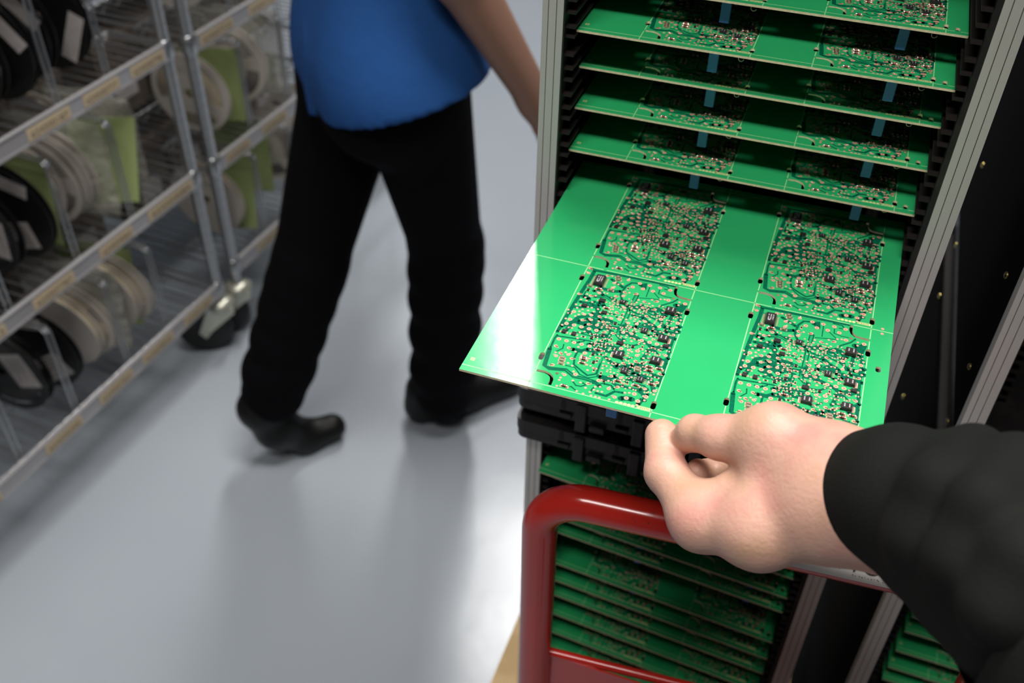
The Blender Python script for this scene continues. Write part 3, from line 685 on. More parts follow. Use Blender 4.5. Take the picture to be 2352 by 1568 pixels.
# ================================================================ magazines (racks)
def post_mesh(x0, y0, z0, z1, w=.0150, flip=False):
    mb = MB(); d = .012
    xs = [0, .0040, .0046, .0098, .0104, w] if not flip else [0, .0046, .0052, .0108, .0114, w]
    mats = ['alu', 'groove_shade', 'alu', 'groove_shade', 'alu']
    for k in range(5):
        yy = y0 if mats[k] == 'alu' else y0+.0008
        mb.box((x0+xs[k], yy, z0), (x0+xs[k+1], y0+d, z1), M[mats[k]])
    return mb
def magazine(label, x0, z0, z1, boards_z, group, lowplate, topplate, posts, flip=(False, True), yb=.545, lp=0.0):
    """x0: left board edge; z relative to the pulled-out board"""
    yf = .2105
    root = empty('board_magazine', (x0+.125, .38, Z0+z0), label=label, cat='circuit board rack', group=group)
    def P(mb, name):
        o = mb.build(name, root, (-(x0+.125), -.38, -(Z0+z0))); return o
    for k, (px, w) in enumerate(posts):
        P(post_mesh(px, yf, Z0+z0, Z0+z1, w, flip[k]), 'aluminium_post')
        P(post_mesh(x0-.003 if k == 0 else x0+.238, yb-.018, Z0+z0, Z0+z1, w, flip[k]), 'aluminium_post')
    for s in (0, 1):
        xi = x0-.0055-lp if s == 0 else x0+.2555
        mb = MB(); a, b_ = (xi-.004, xi) if s == 0 else (xi, xi+.004)
        mb.box((a, yf+.012, Z0+z0), (b_, yb, Z0+z1), M['blackside'])
        mb.box((a, yf+.001, Z0+z0), (b_, yf+.012, Z0+z1), M['black'])
        side = P(mb, 'side_panel')
        mb = MB(); z = z0+.006; zs = []
        while z < z1-.004: zs.append(z); z += .0101
        allz = [q for q in zs if all(abs(q-(bz-.0026)) > .0052 for bz in boards_z)] + [bz-.0028 for bz in boards_z if z0 < bz < z1]
        for q in allz:
            if s == 0: mb.box((xi, yf+.004+(.115 if lp else 0), Z0+q-.0007), (xi+lp+.0068, yb-.01, Z0+q+.0007), M['guide'])
            else: mb.box((xi-.0068, yf+.004, Z0+q-.0007), (xi, yb-.01, Z0+q+.0007), M['guide'])
        P(mb, 'slot_guides')
    mb = MB(); mb.box((x0-.005-lp, yb-.004, Z0+z0), (x0+.255, yb, Z0+z1), M['blackside']); P(mb, 'back_panel')
    def plate(za, zb, name):
        mb = MB(); xa, xb = x0-.0290, x0+.286
        # body and two lips with a rounded front corner
        def slab(za_, zb_, yo, m=M['black']):
            r = .008; o = []
            for i in range(5): t = PI+PI/2*i/4; o.append((xa+r+math.cos(t)*r, yf-.013+yo+r+math.sin(t)*r))
            for i in range(5): t = -PI/2+PI/2*i/4; o.append((xb-r+math.cos(t)*r, yf-.013+yo+r+math.sin(t)*r))
            o += [(xb, yb+.01), (xa, yb+.01)]
            n = len(o); vs = [(x, y, Z0+za_) for x, y in o]+[(x, y, Z0+zb_) for x, y in o]
            mb.add(vs, [tuple(range(n-1, -1, -1)), tuple(range(n, 2*n))]+[(i, (i+1) % n, n+(i+1) % n, n+i) for i in range(n)], m)
        h = zb-za
        slab(za+h*.60, zb, 0); slab(za+h*.52, za+h*.60, .007); slab(za+h*.22, za+h*.52, .003); slab(za, za+h*.22, .010)
        r = random.Random(5)
        for k in range(5):    # ribs and latch blocks along the front
            x = x0+.028+k*.052
            mb.box((x, yf-.0155, Z0+za+h*.02), (x+.010, yf, Z0+zb-h*.08), M['black'], .001)
            mb.box((x+.013, yf-.0148, Z0+za+h*.1), (x+.027, yf, Z0+za+h*.30), M['black'], .0008)
            mb.box((x-.016, yf-.0142, Z0+za+h*.34), (x-.004, yf, Z0+za+h*.47), M['black'], .0008)
            mb.box((x-.014, yf-.0133, Z0+za+h*.64), (x-.010, yf-.012, Z0+zb-h*.05), M['guide'])
        P(mb, name)
    if lowplate: plate(z0-.034, z0, 'bottom_plate')
    if topplate: plate(z1, z1+.032, 'top_plate')
    return root
posts_main = ((-.0215, .0150), (.2592, .0160))
upz = [q[1] for q in up]+[.0018]; loz = [q[2] for q in low]; nbz = [q[0] for q in nb]
mg = magazine('upper board rack with aluminium posts, the green board being pulled out of it', 0, -.196, .33, upz, 'board racks', True, True, posts_main)
mg = magazine('lower board rack standing under the upper one, behind the red handle', 0, -.850, -.268, loz, 'board racks', False, True, posts_main)
lo2 = magazine('dark lower board rack at the right, behind the black jacket sleeve', .383, -1.1902, -.268, nbz, 'board racks', False, True, ((.3285, .0160), (.612, .015)), yb=.74, lp=.032)  # unseen plates between this and the upper rack added to shade the boards
up2 = magazine('dark upper board rack at the right edge with brass screws on its side', .383, -.196, .33, [], 'board racks', True, True, ((.3285, .0160), (.612, .015)), yb=.74, lp=.032)
# brass screws on its side panel
for k, (y, z) in enumerate(((0.607, -0.114), (0.590, -0.204), (0.319, -0.058), (0.576, -0.264), (0.313, -0.151), (0.569, -0.413), (0.310, -0.214))):
    mb = MB(); mb.lathe([(0, -.0018), (.0016, -.0016), (.0026, -.0008), (.0028, 0)], (0, 0, 0), (1, 0, 0), M['brass'], 12)
    rt_, zb_ = (up2, -.196) if z > -.196 else (lo2, -1.1902)
    o = mb.build('brass_screw', rt_); o.location = (.3415-.508, y-.38, z-zb_)

# ================================================================ hand trolley
tr = empty('hand_trolley', (.17, .06, 0), label='red tubular hand trolley with plywood deck carrying the board racks', cat='trolley')
def T(mb, name): return mb.build(name, tr, (-.17, -.06, 0))
RT = .0137
p0 = Vector((.0435, .0480)); p1 = Vector((.3780, .0715)); zb = Z0-.150; rb = .036
d2 = (p1-p0).normalized(); pts = []
pts.append((p0.x+.0042, p0.y, .30))
pts.append((p0.x+.0010, p0.y, zb-.13))
for i in range(0, 10):
    t = PI/2*i/9; q = p0+d2*(rb-rb*math.cos(t)); pts.append((q.x, q.y, zb-rb+rb*math.sin(t)))
for i in range(1, 20):
    q = p0+d2*(rb+((p1-p0).length-2*rb)*i/20); pts.append((q.x, q.y, zb))
for i in range(0, 10):
    t = PI/2*i/9; q = p1-d2*(rb-rb*math.sin(t)); pts.append((q.x, q.y, zb-rb+rb*math.cos(t)))
pts.append((p1.x, p1.y, .30))
mb = MB(); mb.tube(pts, RT, M['red'], 28); T(mb, 'handle')
# paint chips
mb = MB()
rr = random.Random(8)
n2 = Vector((d2.y, -d2.x))
for k in range(7):
    s = rr.uniform(.06, .11); a = rr.uniform(-.2, 1.1); q = p0+d2*s
    c = Vector((q.x+n2.x*math.sin(a)*RT*1.003, q.y+n2.y*math.sin(a)*RT*1.003, zb+math.cos(a)*RT*1.003))
    mb.lathe([(0, .0002), (rr.uniform(.0004, .0010), .00005)], c, (n2.x*math.sin(a), n2.y*math.sin(a), math.cos(a)), M['chipd'], 7)
T(mb, 'paint_chips')
# white sticker wrapped over the bar
def bar_pt(s, a, r): q = p0+d2*s; return (q.x+n2.x*math.sin(a)*r, q.y+n2.y*math.sin(a)*r, zb+math.cos(a)*r)
A1, A0 = 1.60, -.55
mb = MB(); vs = []; NS, NA = 2, 24
for i in range(NS):
    for j in range(NA): vs.append(bar_pt(.135+.135*i/(NS-1), A0+(A1-A0)*j/(NA-1), RT+.00025))
mb.add(vs, [(i*NA+j, i*NA+j+1, (i+1)*NA+j+1, (i+1)*NA+j) for i in range(NS-1) for j in range(NA-1)], M['sticker'], True)
st = T(mb, 'sticker'); st['label'] = 'white sticker with dark lettering on the handle bar'
tmx = text_mesh('HVYOMX', .0160, M['ink'], space=1.0)
mb = MB()
mb.add([bar_pt(.196+v.co.x, 1.06-v.co.y/RT, RT+.0005) for v in tmx.vertices], [tuple(p.vertices) for p in tmx.polygons], M['ink'])
lt = mb.build('lettering', st)
mb = MB()
for k in range(16):
    s = .222+k*.0019+rr.uniform(-.0006, .0006); a = 1.24+rr.uniform(-.04, .04); w_ = rr.uniform(.0003, .0009)
    mb.add([bar_pt(s, a, RT+.0005), bar_pt(s+w_, a+.01, RT+.0005), bar_pt(s+w_, a+.05, RT+.0005), bar_pt(s, a+.04, RT+.0005)], [(0, 1, 2, 3)], M['ink'])
mb.build('worn_print', st)
# red sheet panel between the legs with a folded top edge
mb = MB()
zt = .830
mb.box((p0.x+.010, .052, .34), (p1.x-.010, .0535, zt), M['red'])
mb.cyl((p0.x+.012, .0545, zt), (p1.x-.012, .0795, zt), .0042, M['red'], 12)
T(mb, 'sheet_panel')
mb = MB(); mb.box((-.083, -.10, .322), (.31, .66, .340), M['ply'])
T(mb, 'plywood_deck')
for x in (-.03, .25):
    for y in (-.04, .60):
        mb = MB(); mb.lathe([(.012, -.016), (.050, -.016), (.0625, -.010), (.0625, .010), (.050, .016), (.012, .016)], (x, y, .0625), (1, 0, 0), M['rubber'], 28)
        mb.box((x-.024, y-.02, .06), (x-.019, y+.02, .14), M['zinc']); mb.box((x+.019, y-.02, .06), (x+.024, y+.02, .14), M['zinc']); mb.box((x-.03, y-.03, .137), (x+.03, y+.03, .143), M['zinc'])
        mb.cyl((x, y, .143), (x, y, .322), .012, M['zinc'], 12)
        T(mb, 'caster')
mb = MB(); mb.box((-.07, -.08, .300), (.30, -.05, .322), M['red']); mb.box((-.07, .61, .300), (.30, .64, .322), M['red']); T(mb, 'deck_frame')
# the legs of the lower racks stand on the deck: feet
for x in (-.02, .27, .33, .61):
    pass

# ================================================================ wire shelf carts
SA = math.atan2(.0552, .9985)          # direction of the aisle side of the carts
SU = Vector((math.sin(SA), math.cos(SA), 0)); SN = Vector((-math.cos(SA), math.sin(SA), 0))   # along / inward
SO = Vector((-1.077, 1.07, 0))
def sp(s, d, z): return SO+SU*s+SN*d+Vector((0, 0, z))
PD = .0125
def obox(mb, s0, s1, d0, d1, z0, z1, m):
    c = [sp(s, d, z) for z in (z0, z1) for s, d in ((s0, d0), (s0, d1), (s1, d1), (s1, d0))]
    mb.add(c, [(0, 1, 2, 3), (7, 6, 5, 4), (0, 4, 5, 1), (1, 5, 6, 2), (2, 6, 7, 3), (3, 7, 4, 0)], m)
def pole(mb, s, d, z0, z1):
    c = sp(s, d, 0); prof = []; z = z0
    mb.lathe([(PD, z0), (PD, z1)], c, (0, 0, 1), M['chrome'], 16)
    while z < z1:
        mb.lathe([(PD+.0001, z+.0228), (PD+.0001, z+.0242)], c, (0, 0, 1), M['groove_shade'], 12); z += .0254  # dark rings painted on the smooth pole as groove shade
def caster(root, s, d, ang, off):
    cpt = sp(s, d, 0); dr = Vector((math.cos(ang), math.sin(ang), 0)); ax = Vector((-dr.y, dr.x, 0))
    wc = cpt+dr*off+Vector((0, 0, .0635))
    mb = MB(); mb.lathe([(.008, -.016), (.045, -.016), (.058, -.013), (.0635, -.006), (.0635, .006), (.058, .013), (.045, .016), (.008, .016)], wc, ax, M['rubber'], 36)
    wh = mb.build('caster', root)
    mb = MB()
    for sg in (-1, 1):     # fork legs: broad above, narrow at the axle
        o = ax*sg*.021; t = ax*sg*.003
        q = [cpt-dr*.030+Vector((0, 0, .135)), cpt+dr*.030+Vector((0, 0, .135)), wc+dr*.014+Vector((0, 0, .004)), wc+Vector((0, 0, -.014)), wc-dr*.014+Vector((0, 0, .004)), cpt-dr*.030+Vector((0, 0, .118))]
        if off < 0: q = [cpt+dr*.034+Vector((0, 0, .135)), cpt+dr*.030+Vector((0, 0, .122)), wc+dr*.014+Vector((0, 0, .004)), wc+Vector((0, 0, -.014)), wc-dr*.014+Vector((0, 0, .004)), wc-dr*.020+Vector((0, 0, .045)), cpt-dr*.062+Vector((0, 0, .118)), cpt-dr*.045+Vector((0, 0, .135))]
        n = len(q); vs = [p+o for p in q]+[p+o+t for p in q]
        mb.add(vs, [tuple(range(n)), tuple(range(2*n-1, n-1, -1))]+[(i, (i+1) % n, n+(i+1) % n, n+i) for i in range(n)], M['zinc'])
    mb.cyl(wc-ax*.026, wc+ax*.026, .006, M['zinc'], 10)
    mb.lathe([(0, .150), (.020, .150), (.032, .140), (.032, .128), (0, .126)], cpt, (0, 0, 1), M['zinc'], 20)
    mb.build('fork', wh)
def label_strip(root, s0, s1, z, txt):
    mb = MB(); obox(mb, s0, s1, -.0150, -.0138, z-.001, z+.0205, M['paper'])
    o = mb.build('paper_label', root)
    tmm = text_mesh(txt, .0155, M['print_'])
    mx = max(v.co.x for v in tmm.vertices); k = (s1-s0)*.86/mx
    mb = MB(); mb.add([sp(s0+(s1-s0)*.07+v.co.x*k, -.0154, z+.0035+v.co.y) for v in tmm.vertices], [tuple(p.vertices) for p in tmm.polygons], M['print_'])
    mb.build('printed_number', o)
def shelf(root, s0, s1, z, depth, dividers, labels):
    # label rail, frame and wire deck; z is the top of the deck
    mb = MB()
    obox(mb, s0+PD, s1-PD, -.0135, -.0105, z-.027, z+.001, M['rail'])
    obox(mb, s0+PD, s1-PD, -.0150, -.006, z+.001, z+.004, M['rail'])
    obox(mb, s0+PD, s1-PD, -.0150, -.006, z-.031, z-.027, M['rail'])
    mb.build('label_rail', root)
    mb = MB()
    for d in (0.0, depth):
        for dz in (-.003, -.030): mb.tube([sp(s0, d, z+dz), sp(s1, d, z+dz)], .0032, M['chrome'], 8)
    for s in (s0, s1):
        for dz in (-.003, -.030): mb.tube([sp(s, 0, z+dz), sp(s, depth, z+dz)], .0032, M['chrome'], 8)
    n = int((s1-s0)/.024)
    for k in range(1, n):
        s = s0+(s1-s0)*k/n; mb.tube([sp(s, -.004, z), sp(s, depth+.004, z)], .0016, M['chrome'], 6)
    for d in (depth*.3, depth*.62):
        mb.tube([sp(s0, d, z-.006), sp(s1, d, z-.006)], .0028, M['chrome'], 6)
        m_ = 2*n//2; mb.tube([sp(s0+(s1-s0)*k/m_, d, z-.008-(.022 if k % 2 else 0)) for k in range(m_+1)], .0018, M['chrome'], 5)
    for s in (s0, s1):
        for d in (0, depth): mb.lathe([(PD+.001, -.036), (PD+.0045, -.030), (PD+.0025, .004), (PD, .006)], sp(s, d, z), (0, 0, 1), M['chrome'], 16)
    mb.build('wire_deck', root)
    for s in dividers:
        mb = MB(); h = .205
        for o in (-.0055, .0055):
            mb.tube([sp(s+o, .004, z), sp(s+o, .004, z+h-.01), sp(s+o, .012, z+h), sp(s+o, depth-.03, z+h), sp(s+o, depth-.02, z+h-.01), sp(s+o, depth-.02, z)], .0023, M['chrome'], 8)
        for q in (.12, .24, .36): mb.tube([sp(s, q, z), sp(s, q, z+h)], .0018, M['chrome'], 6)
        mb.lathe([(.0, -.004), (.006, -.004), (.006, .004), (0, .004)], sp(s, .006, z+h-.003), SN, M['chrome'], 10)
        mb.build('divider', root)
    for s0_, s1_, t in labels: label_strip(root, s0_, s1_, z-.0235, t)
DEP = .46
def cart(label, s0, s1, levels, group):
    root = empty('wire_shelf_cart', sp((s0+s1)/2, DEP/2, 0), label=label, cat='shelf cart', group=group)
    parts_before = set(bpy.data.objects)
    for s in (s0, s1):
        for d in (0, DEP):
            mb = MB(); pole(mb, s, d, .135, 1.75); mb.build('pole', root)
    for z, dv, lb in levels: shelf(root, s0, s1, z, DEP, dv, lb)
    for s, d, a, of in ((s1, 0, math.atan2(-.5, -.86), .045), (s0, 0, math.atan2(-.45, -.89), .045), (s0, DEP, 2.0, .04), (s1, DEP, 1.7, -.04)):
        caster(root, s, d, a, of)
    for o in set(bpy.data.objects)-parts_before:
        if o.parent == root: o.location = o.location-Vector(root.location)
    return root
c1 = cart('nearer wire shelf cart full of component reels, at the left edge', -.98, .030, [
    (.196, (-.84, -.71, -.581, -.432, -.274, -.144), ((-.76, -.655, '160465001'), (-.539, -.440, '624500200'), (-.386, -.287, '624507001'), (-.252, -.151, '624508042'), (-.110, -.010, '624501601'))),
    (.491, (-.80, -.645, -.488, -.316, -.159), ((-.62, -.52, '624509113'), (-.453, -.350, '624507787'), (-.278, -.184, '624504064'), (-.135, .008, '624504084'))),
    (.780, (-.75, -.57, -.41, -.255, -.128), ((-.52, -.42, '624500177'), (-.351, -.249, '624500187'), (-.215, -.121, '624500777'), (-.087, .008, '624500798'))),
    (1.08, (-.6, -.3), ()), (1.40, (), ())], 'wire shelf carts')
c2 = cart('farther wire shelf cart full of component reels, beyond the first one', .100, 1.15, [
    (.212, (.245, .395, .55, .72, .9), ((.18, .29, '624502051'), (.33, .43, '624502074'), (.48, .58, '624503010'))),
    (.484, (.255, .41, .57, .75), ((.13, .22, '624506031'), (.27, .37, '624506090'), (.45, .55, '624506417'))),
    (.762, (.25, .42, .6, .8), ((.12, .23, '624507710'), (.29, .39, '624507732'))),
    (1.07, (.3, .6), ()), (1.40, (), ())], 'wire shelf carts')

# ---------------------------------------------------------------- reels
def ring(r, n=40): return [(math.cos(2*PI*i/n)*r, math.sin(2*PI*i/n)*r) for i in range(n)]
def flange_mesh(R, r0, windows, mt):
    holes = [ring(r0*.45, 20)]
    for k in range(windows):
        a0 = 2*PI*k/windows+.25; a1 = 2*PI*(k+1)/windows-.25
        o = [(math.cos(a0+(a1-a0)*i/8)*R*.86, math.sin(a0+(a1-a0)*i/8)*R*.86) for i in range(9)]
        i_ = [(math.cos(a1-(a1-a0)*i/8)*R*.52, math.sin(a1-(a1-a0)*i/8)*R*.52) for i in range(9)]
        holes.append(o+i_)
    return flat_solid('flange', ring(R, 56), holes, .0016, mt, mt)
def reel_proto(R, wid, mt, mtape, windows, fill, lab=0):
    root = empty('component_reel')
    fm = flange_mesh(R, .028, windows, mt)
    for s in (-1, 1):
        f = put('flange', fm, root, (0, 0, s*wid/2))
        if lab and s == -1:
            mb = MB(); mb.rect(R*.22, -R*.42, R*.80, R*.42, -.0011, M['reellabel'])
            for q in range(6): mb.rect(R*.30+q*.008, -R*.30, R*.30+q*.008+.002, R*(.05+.2*(q % 2)), -.0013, M['print_'])
            lo = mb.build('paper_label', f); lo.location = (0, 0, 0); lo.rotation_euler = (0, 0, lab)
            if True:
                mb = MB(); mb.rect(-R*.86, -R*.50, -R*.56, R*.50, -.0011, M['reellabel']); l2 = mb.build('paper_label', f); l2.rotation_euler = (0, 0, lab+.5)
    mb = MB(); mb.lathe([(.010, -wid/2), (R*fill, -wid/2+.001), (R*fill, wid/2-.001), (.010, wid/2)], (0, 0, 0), (0, 0, 1), mtape, 48)
    mb.build('wound_tape', root)
    return root
def place_reel(proto, s, d, zs, R, tilt, label, group, yaw=0.0, first=[None]):
    o = proto if not proto.get('placed') else copy_tree(proto)
    proto['placed'] = 1
    if 'placed' in o and o is not proto: del o['placed']
    # reel axis along the shelf, tilted sideways and turned a little
    ax = (SU+Vector((0, 0, tilt))+SN*yaw).normalized(); zz = ax; xx = Vector((0, 0, 1)).cross(zz).normalized(); yy = zz.cross(xx)
    m = Matrix((xx, yy, zz)).transposed().to_4x4(); m = m @ Matrix.Rotation(1.2*(s*7 % 6), 4, 'Z'); m.translation = sp(s, d, zs+R+.002)
    o.matrix_world = m
    tag(o, label, 'component reel', group); return o
RB = reel_proto(.100, .012, M['reelblack'], M['tape'], 0, .80, lab=.3)
RB2 = reel_proto(.100, .020, M['reelblack'], M['tape'], 3, .80, lab=-.4)
RW = reel_proto(.094, .012, M['white'], M['ivory'], 3, .80)
RW2 = reel_proto(.094, .016, M['white'], M['ivory'], 0, .90)
RG = reel_proto(.094, .020, M['white'], M['tapegrey'], 3, .84)
G1 = 'reels on the nearer cart'; G2 = 'reels on the farther cart'
N = -1
place_reel(RB, -.400, .100, .196, .100, .05, 'black reel with a white label on the bottom shelf, at the left edge', G1, 0.15)
place_reel(RB2, -.470, .110, .196, .100, .04, 'black reel behind the labelled black reel on the bottom shelf, mostly out of frame', G1, 0.10)
place_reel(RW, -.292, .098, .196, .094, .10, 'white reel right of the black reel on the bottom shelf', G1, 0.10)
place_reel(RW2, -.325, .105, .196, .094, .10, 'ivory-taped white reel leaning against the divider on the bottom shelf', G1, 0.10)
place_reel(RW2, -.200, .110, .196, .094, .12, 'white reel left of the empty bottom bay, inner of the two', G1, 0.08)
place_reel(RW, -.170, .100, .196, .094, .12, 'white reel left of the empty bottom bay, outer of the two', G1, 0.08)
place_reel(RB, -.355, .100, .491, .100, .04, 'black reel with slotted flange on the middle shelf, at the left edge', G1, 0.12)
place_reel(RB2, -.420, .115, .491, .100, .04, 'black reel behind the slotted black reel on the middle shelf', G1, 0.10)
place_reel(RG, -.235, .130, .491, .094, .08, 'grey-taped white reel in the middle bay of the middle shelf', G1, 0.09)
place_reel(RG, -.205, .130, .491, .094, .08, 'grey-taped white reel touching the green card on the middle shelf', G1, 0.09)
place_reel(RW2, -.270, .150, .491, .094, .06, 'ivory reel partly hidden at the left of the middle bay', G1, 0.09)
place_reel(RW2, -.100, .240, .491, .094, .10, 'pale reel deep in the right bay of the middle shelf', G1, 0.03)
place_reel(RB, -.150, .105, .780, .100, .05, 'black reel with long white label on the top visible shelf, next to the pole', G1, 0.12)
place_reel(RB2, -.215, .125, .780, .100, .04, 'black reel behind the one next to the pole, top visible shelf', G1, 0.10)
place_reel(RB, -.285, .100, .780, .100, .05, 'black reel with a broad white label at the upper left', G1, 0.12)
place_reel(RB2, -.335, .120, .780, .100, .04, 'black reel behind the broad-labelled one at the upper left', G1, 0.10)
place_reel(RG, -.480, .090, .780, .094, .05, 'grey-white reel cut by the left edge of the photo, top visible shelf', G1, 0.10)
place_reel(RW2, .185, .110, .212, .094, .05, 'plain white reel on the bottom shelf, first in the farther cart', G2, 0.07)
place_reel(RG, .455, .120, .212, .094, .06, 'white spoked reel with dark windows on the bottom shelf of the farther cart', G2, 0.16)
place_reel(RG, .490, .120, .212, .094, .06, 'grey reel behind the spoked reel, near the walking person', G2, 0.14)
place_reel(RG, .620, .130, .212, .094, .06, 'grey reel farthest along the bottom shelf, beside the walking person', G2, 0.14)
place_reel(RW, .190, .100, .484, .094, .06, 'white ring-shaped reel just behind the pole, middle shelf of the farther cart', G2, 0.10)
place_reel(RW2, .210, .110, .762, .094, .06, 'white reel on the upper shelf of the farther cart', G2, 0.10)
place_reel(RG, .350, .110, .484, .094, .06, 'grey reel among the bags on the middle shelf of the farther cart', G2, 0.10)
# green cards and clear bags standing between the dividers
def card(name, label, cat, s, d, z, w, h, lean, m, group, thick=.0012, wavy=0.0, yaw=0.0):
    mb = MB(); nx, nz = 10, 10; vs = []
    for side in (0, 1):
        for i in range(nx):
            for j in range(nz):
                u = i/(nx-1); v = j/(nz-1)
                wv = wavy*(math.sin(u*9+v*4)+math.sin(v*11-u*5)*.7) + (thick*6*(wavy > 0)*math.sin(PI*u)*math.sin(PI*v))*(1 if side else -1)
                vs.append(sp(s+lean*v*h+wv+side*thick+yaw*u*w, d+u*w, z+.002+v*h))
    n = nx*nz; fs = []
    for i in range(nx-1):
        for j in range(nz-1):
            a = i*nz+j; fs.append((a, a+1, a+nz+1, a+nz)); fs.append((n+a+nz, n+a+nz+1, n+a+1, n+a))
    bd = [i*nz for i in range(nx)]+[(nx-1)*nz+j for j in range(1, nz)]+[i*nz+nz-1 for i in range(nx-2, -1, -1)]+[j for j in range(nz-2, 0, -1)]
    for a, b_ in zip(bd, bd[1:]+bd[:1]): fs.append((a, b_, n+b_, n+a))
    mb.add(vs, fs, m, wavy > 0)
    return tag(mb.build(name), label, cat, group)
card('green_card', 'pale green card leaning beside reels on the middle shelf, next to the poles', 'card', -.115, .02, .491, .16, .17, .25, M['greencard'], 'green cards', yaw=-.5)
card('green_card', 'pale green card behind the white reels on the nearer bottom shelf', 'card', -.165, .05, .196, .17, .19, .1, M['greencard'], 'green cards', yaw=-.2)
card('green_card', 'pale green card on the nearer middle shelf, behind the black reel', 'card', -.30, .05, .491, .17, .18, .1, M['greencard'], 'green cards')
card('green_card', 'yellow-green card on the middle shelf of the farther cart', 'card', .275, .03, .484, .15, .17, .08, M['greencard'], 'green cards', yaw=-.4)
card('green_card', 'yellow-green card beside the plain white reel on the farther bottom shelf', 'card', .235, .02, .212, .16, .15, .1, M['greencard'], 'green cards', yaw=-.3)
card('green_card', 'yellow-green card above the spoked reel on the farther cart', 'card', .40, .08, .212, .16, .20, .05, M['greencard'], 'green cards', yaw=-.3)
card('plastic_bag', 'crumpled clear bag round the reels in the middle bay of the nearer cart', 'bag', -.175, .02, .491, .20, .20, .06, M['bag'], 'clear bags', .006, .006, -.2)
card('plastic_bag', 'crumpled clear bag over the white reels on the bottom shelf of the nearer cart', 'bag', -.245, .02, .196, .20, .20, .06, M['bag'], 'clear bags', .006, .006, -.2)
card('plastic_bag', 'crumpled clear bag on the farther middle shelf beside the blue shirt', 'bag', .43, .02, .484, .22, .21, .04, M['bag'], 'clear bags', .006, .006, -.4)
card('plastic_bag', 'crumpled clear bag in the right bay of the middle shelf of the nearer cart', 'bag', -.055, .05, .491, .20, .19, .04, M['bag'], 'clear bags', .006, .006, -.1)
card('plastic_bag', 'crumpled clear bag on the top visible shelf of the farther cart', 'bag', .36, .03, .762, .20, .20, .04, M['bag'], 'clear bags', .006, .006, -.3)

# brown boxes filling the back of the shelves
def box_proto(w, d_, h):
    root = empty('cardboard_box'); mb = MB(); mb.box((-w/2, -d_/2, 0), (w/2, d_/2, h*.82), M['brownbox'], .003); mb.build('body', root)
    mb = MB(); mb.box((-w/2-.002, -d_/2-.002, h*.80), (w/2+.002, d_/2+.002, h), M['brownbox'], .003); mb.build('lid', root)
    mb = MB(); mb.box((w/2+.0005, -d_*.25, h*.2), (w/2+.0015, d_*.25, h*.5), M['reellabel']); mb.build('paper_label', root)
    return root
BP = box_proto(.15, .145, .185)
first = True
for cn, lst in (('nearer', ((.196, 'bottom', (-.66, -.505, -.35, -.195, -.040)), (.491, 'middle', (-.66, -.505, -.35, -.195, -.045)), (.780, 'upper', (-.52, -.36, -.20, -.045)))),
                ('farther', ((.212, 'bottom', (.20, .36, .52, .70)), (.484, 'middle', (.20, .36, .52, .70)), (.762, 'upper', (.20, .36, .52, .70))))):
    for z, nm, ss in lst:
        for k, s in enumerate(ss):
            o = BP if first else copy_tree(BP); first = False
            o.location = sp(s, .372, z+.002); o.rotation_euler = (0, 0, -SA)
            which = {0: 'farthest left', len(ss)-1: 'farthest right'}.get(k, '%s from left' % ('second', 'third', 'fourth', 'fifth')[k-1])
            tag(o, 'dark brown box, rear of the %s shelf, %s cart, %s' % (nm, cn, which), 'box', 'boxes at the back of the shelves')

